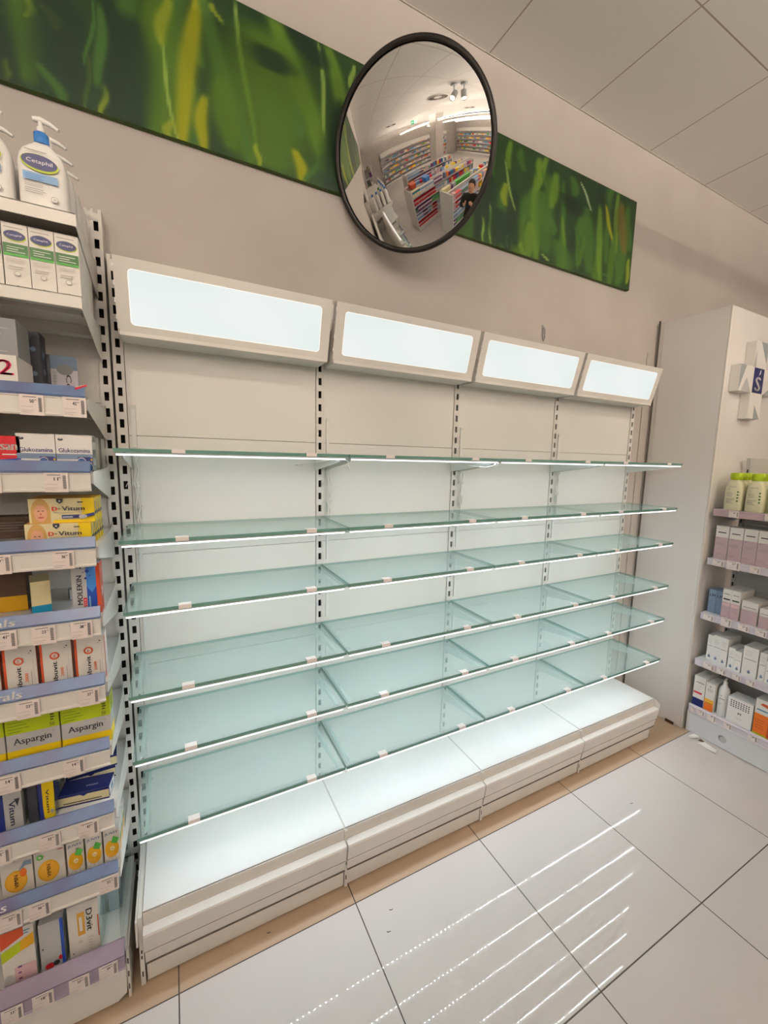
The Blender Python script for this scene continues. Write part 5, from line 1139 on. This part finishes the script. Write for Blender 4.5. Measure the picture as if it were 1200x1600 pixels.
# white drawer cabinet on the back wall left of the stocked shelves
for j in range(2):
    t = thing('white_cabinet', 'white open-front cabinet on the back wall, %s left of the stocked shelves' % ['just', 'further'][j], 'cabinet', (-1.42 - .72 * j, .055, 0), 0, 'white cabinets left of the stocked shelves')
    mb = MB(); mb.box(0, .70, -.38, 0, .0, 2.05, 'offwhite'); mb.build('carcass', t, bevel=.003)
    for i in range(3): mb = MB(); mb.box(.02 + i * .225, .23 + i * .225, -.396, -.3805, .1, 1.95, 'white'); d_ = mb.build('door', t, bevel=.002); mb = MB(); mb.box(.20 + i * .225, .21 + i * .225, -.412, -.396, .9, 1.1, 'light_grey'); mb.build('handle', d_)
    mb = MB(); mb.box(.03, .67, -.381, -.3802, 1.96, 2.04, 'dark_green'); mb.build('green_band', t)
# red shop name seen from behind
t = thing('shop_sign', 'big red shop name letters above the shop front', 'sign', (1.5, -11.9, 2.75), 0)
cu = text_shape('APTEKA'); mb = MB(); sx = 3.2 / (cu[3] - cu[2]); q = [((v[0] - cu[2]) * sx, 0, v[1] * .75) for v in cu[0]]
mb.add(q, cu[1], 'sign_red'); o = mb.build('letters', t); so = o.modifiers.new('depth', 'SOLIDIFY'); so.thickness = .04; t.location.x = -2.4; t.location.z = 2.62

# ================================================================== PHOTOGRAPHER (behind the camera, visible in the mirror)
def skin_chain(name, pts, edges, radii, m, parent, root=0, sub=2):
    me = bpy.data.meshes.new(name); me.from_pydata(pts, edges, []); o = bpy.data.objects.new(name, me); COL.objects.link(o); o.parent = parent
    sm = o.modifiers.new('skin', 'SKIN'); sm.use_smooth_shade = True
    if not me.skin_vertices: me.attributes  # layer is made below through bmesh
    bm = bmesh.new(); bm.from_mesh(me); lay = bm.verts.layers.skin.verify(); bm.verts.ensure_lookup_table()
    for i, v in enumerate(bm.verts):
        r_ = radii[i]; v[lay].radius = r_ if isinstance(r_, tuple) else (r_, r_); v[lay].use_root = (i == root)
    bm.to_mesh(me); bm.free()
    ss = o.modifiers.new('smooth', 'SUBSURF'); ss.levels = sub; ss.render_levels = sub
    me.materials.append(MATS[m]); return o
def photographer():
    t = thing('person', 'person in black clothes holding up a phone behind the camera, seen only in the mirror', 'person', (0.02, -2.12, 0), -.35)
    P_ = [(0, 0, .96), (0, -.01, 1.10), (0, 0, 1.28), (0, .0, 1.43), (0, .01, 1.50),
          (.17, 0, 1.42), (.23, .10, 1.22), (.12, .36, 1.40), (-.17, 0, 1.42), (-.23, .10, 1.22), (-.08, .36, 1.40),
          (.10, 0, .90), (.12, .02, .50), (.13, -.02, .10), (.13, .08, .04), (-.10, 0, .90), (-.12, .02, .50), (-.13, -.02, .10), (-.13, .08, .04)]
    Ed = [(0, 1), (1, 2), (2, 3), (3, 4), (3, 5), (5, 6), (6, 7), (3, 8), (8, 9), (9, 10), (0, 11), (11, 12), (12, 13), (13, 14), (0, 15), (15, 16), (16, 17), (17, 18)]
    Rr = [(.16, .12), (.145, .11), (.165, .12), (.12, .10), (.06, .06), .068, .050, .036, .068, .050, .036, .10, .068, .048, .045, .10, .068, .048, .045]
    skin_chain('body', P_, Ed, Rr, 'black_cloth', t)
    mb = MB(); rings = []; seg = 24
    for z, a, b, y in ((1.50, .052, .055, 0), (1.535, .055, .07, .012), (1.56, .066, .085, .018), (1.61, .075, .098, .012), (1.66, .077, .100, .006), (1.71, .070, .092, 0), (1.745, .045, .06, -.005), (1.756, .01, .015, -.005)):
        rings.append([(a * cos(2*pi*i/seg), y + b * sin(2*pi*i/seg), z) for i in range(seg)])
    mb.add([p_ for r_ in rings for p_ in r_], [(i*seg+k, i*seg+(k+1) % seg, (i+1)*seg+(k+1) % seg, (i+1)*seg+k) for i in range(7) for k in range(seg)], 'skin', True)
    mb.tube([(0, .104, 1.65), (0, .124, 1.615), (0, .108, 1.605)], [.008, .013, .008], 'skin', 8)
    for s_ in (-1, 1): mb.tube([(s_ * .074, 0, 1.66), (s_ * .086, -.006, 1.64), (s_ * .076, 0, 1.605)], [.008, .012, .007], 'skin', 8)
    f = Face(mb, (0, .112, 1.56), (-1, 0, 0), (0, 0, 1), (0, 1, 0)); f.ell(-.03, .085, .012, .005, 'ink', 12); f.ell(.03, .085, .012, .005, 'ink', 12); f.ell(0, .018, .022, .006, 'lip', 14)
    hd = mb.build('head', t)
    mb = MB(); mb.lathe([(.086, 1.62), (.090, 1.68), (.082, 1.73), (.055, 1.768), (.01, 1.78)], (0, -.022, 0), 'hair', 24, 1, 1.12); mb.build('hair', t)
    for s_, px in ((1, .115), (-1, -.075)):
        wr = Vector((px, .36, 1.40)); pts = [wr, wr + Vector((-.01 * s_, .06, .09))]; ed = [(0, 1)]; rd = [.030, (.034, .016)]
        base = wr + Vector((-.012 * s_, .075, .12))
        for fi in range(4):
            k = len(pts); o_ = Vector((0, .002, .018 * (1.5 - fi))); ln = (.9, 1.0, .95, .75)[fi]
            pts += [base + o_, base + o_ + Vector((-.03 * s_ * ln, .02, .004)), base + o_ + Vector((-.055 * s_ * ln, .008, .004))]; ed += [(1, k), (k, k+1), (k+1, k+2)]; rd += [.010, .009, .0075]
        k = len(pts); pts += [wr + Vector((-.02 * s_, .03, .11)), wr + Vector((-.05 * s_, .028, .13))]; ed += [(1, k), (k, k+1)]; rd += [.011, .009]
        skin_chain('hand', [tuple(p_) for p_ in pts], ed, rd, 'skin', t, 0, 1)
photographer()
t = thing('phone', 'black phone held up by the photographer, behind the lens', 'phone', (0.1358 - F.x * .03, -1.6181 - F.y * .03, 1.6464 - F.z * .03 - .02))
mb = MB(); mb.box(-.037, .037, -.004, .004, -.10, .05, 'black_rubber'); o = mb.build('phone_body', t, bevel=.003); t.rotation_euler = (PITCH, 0, -YAW)
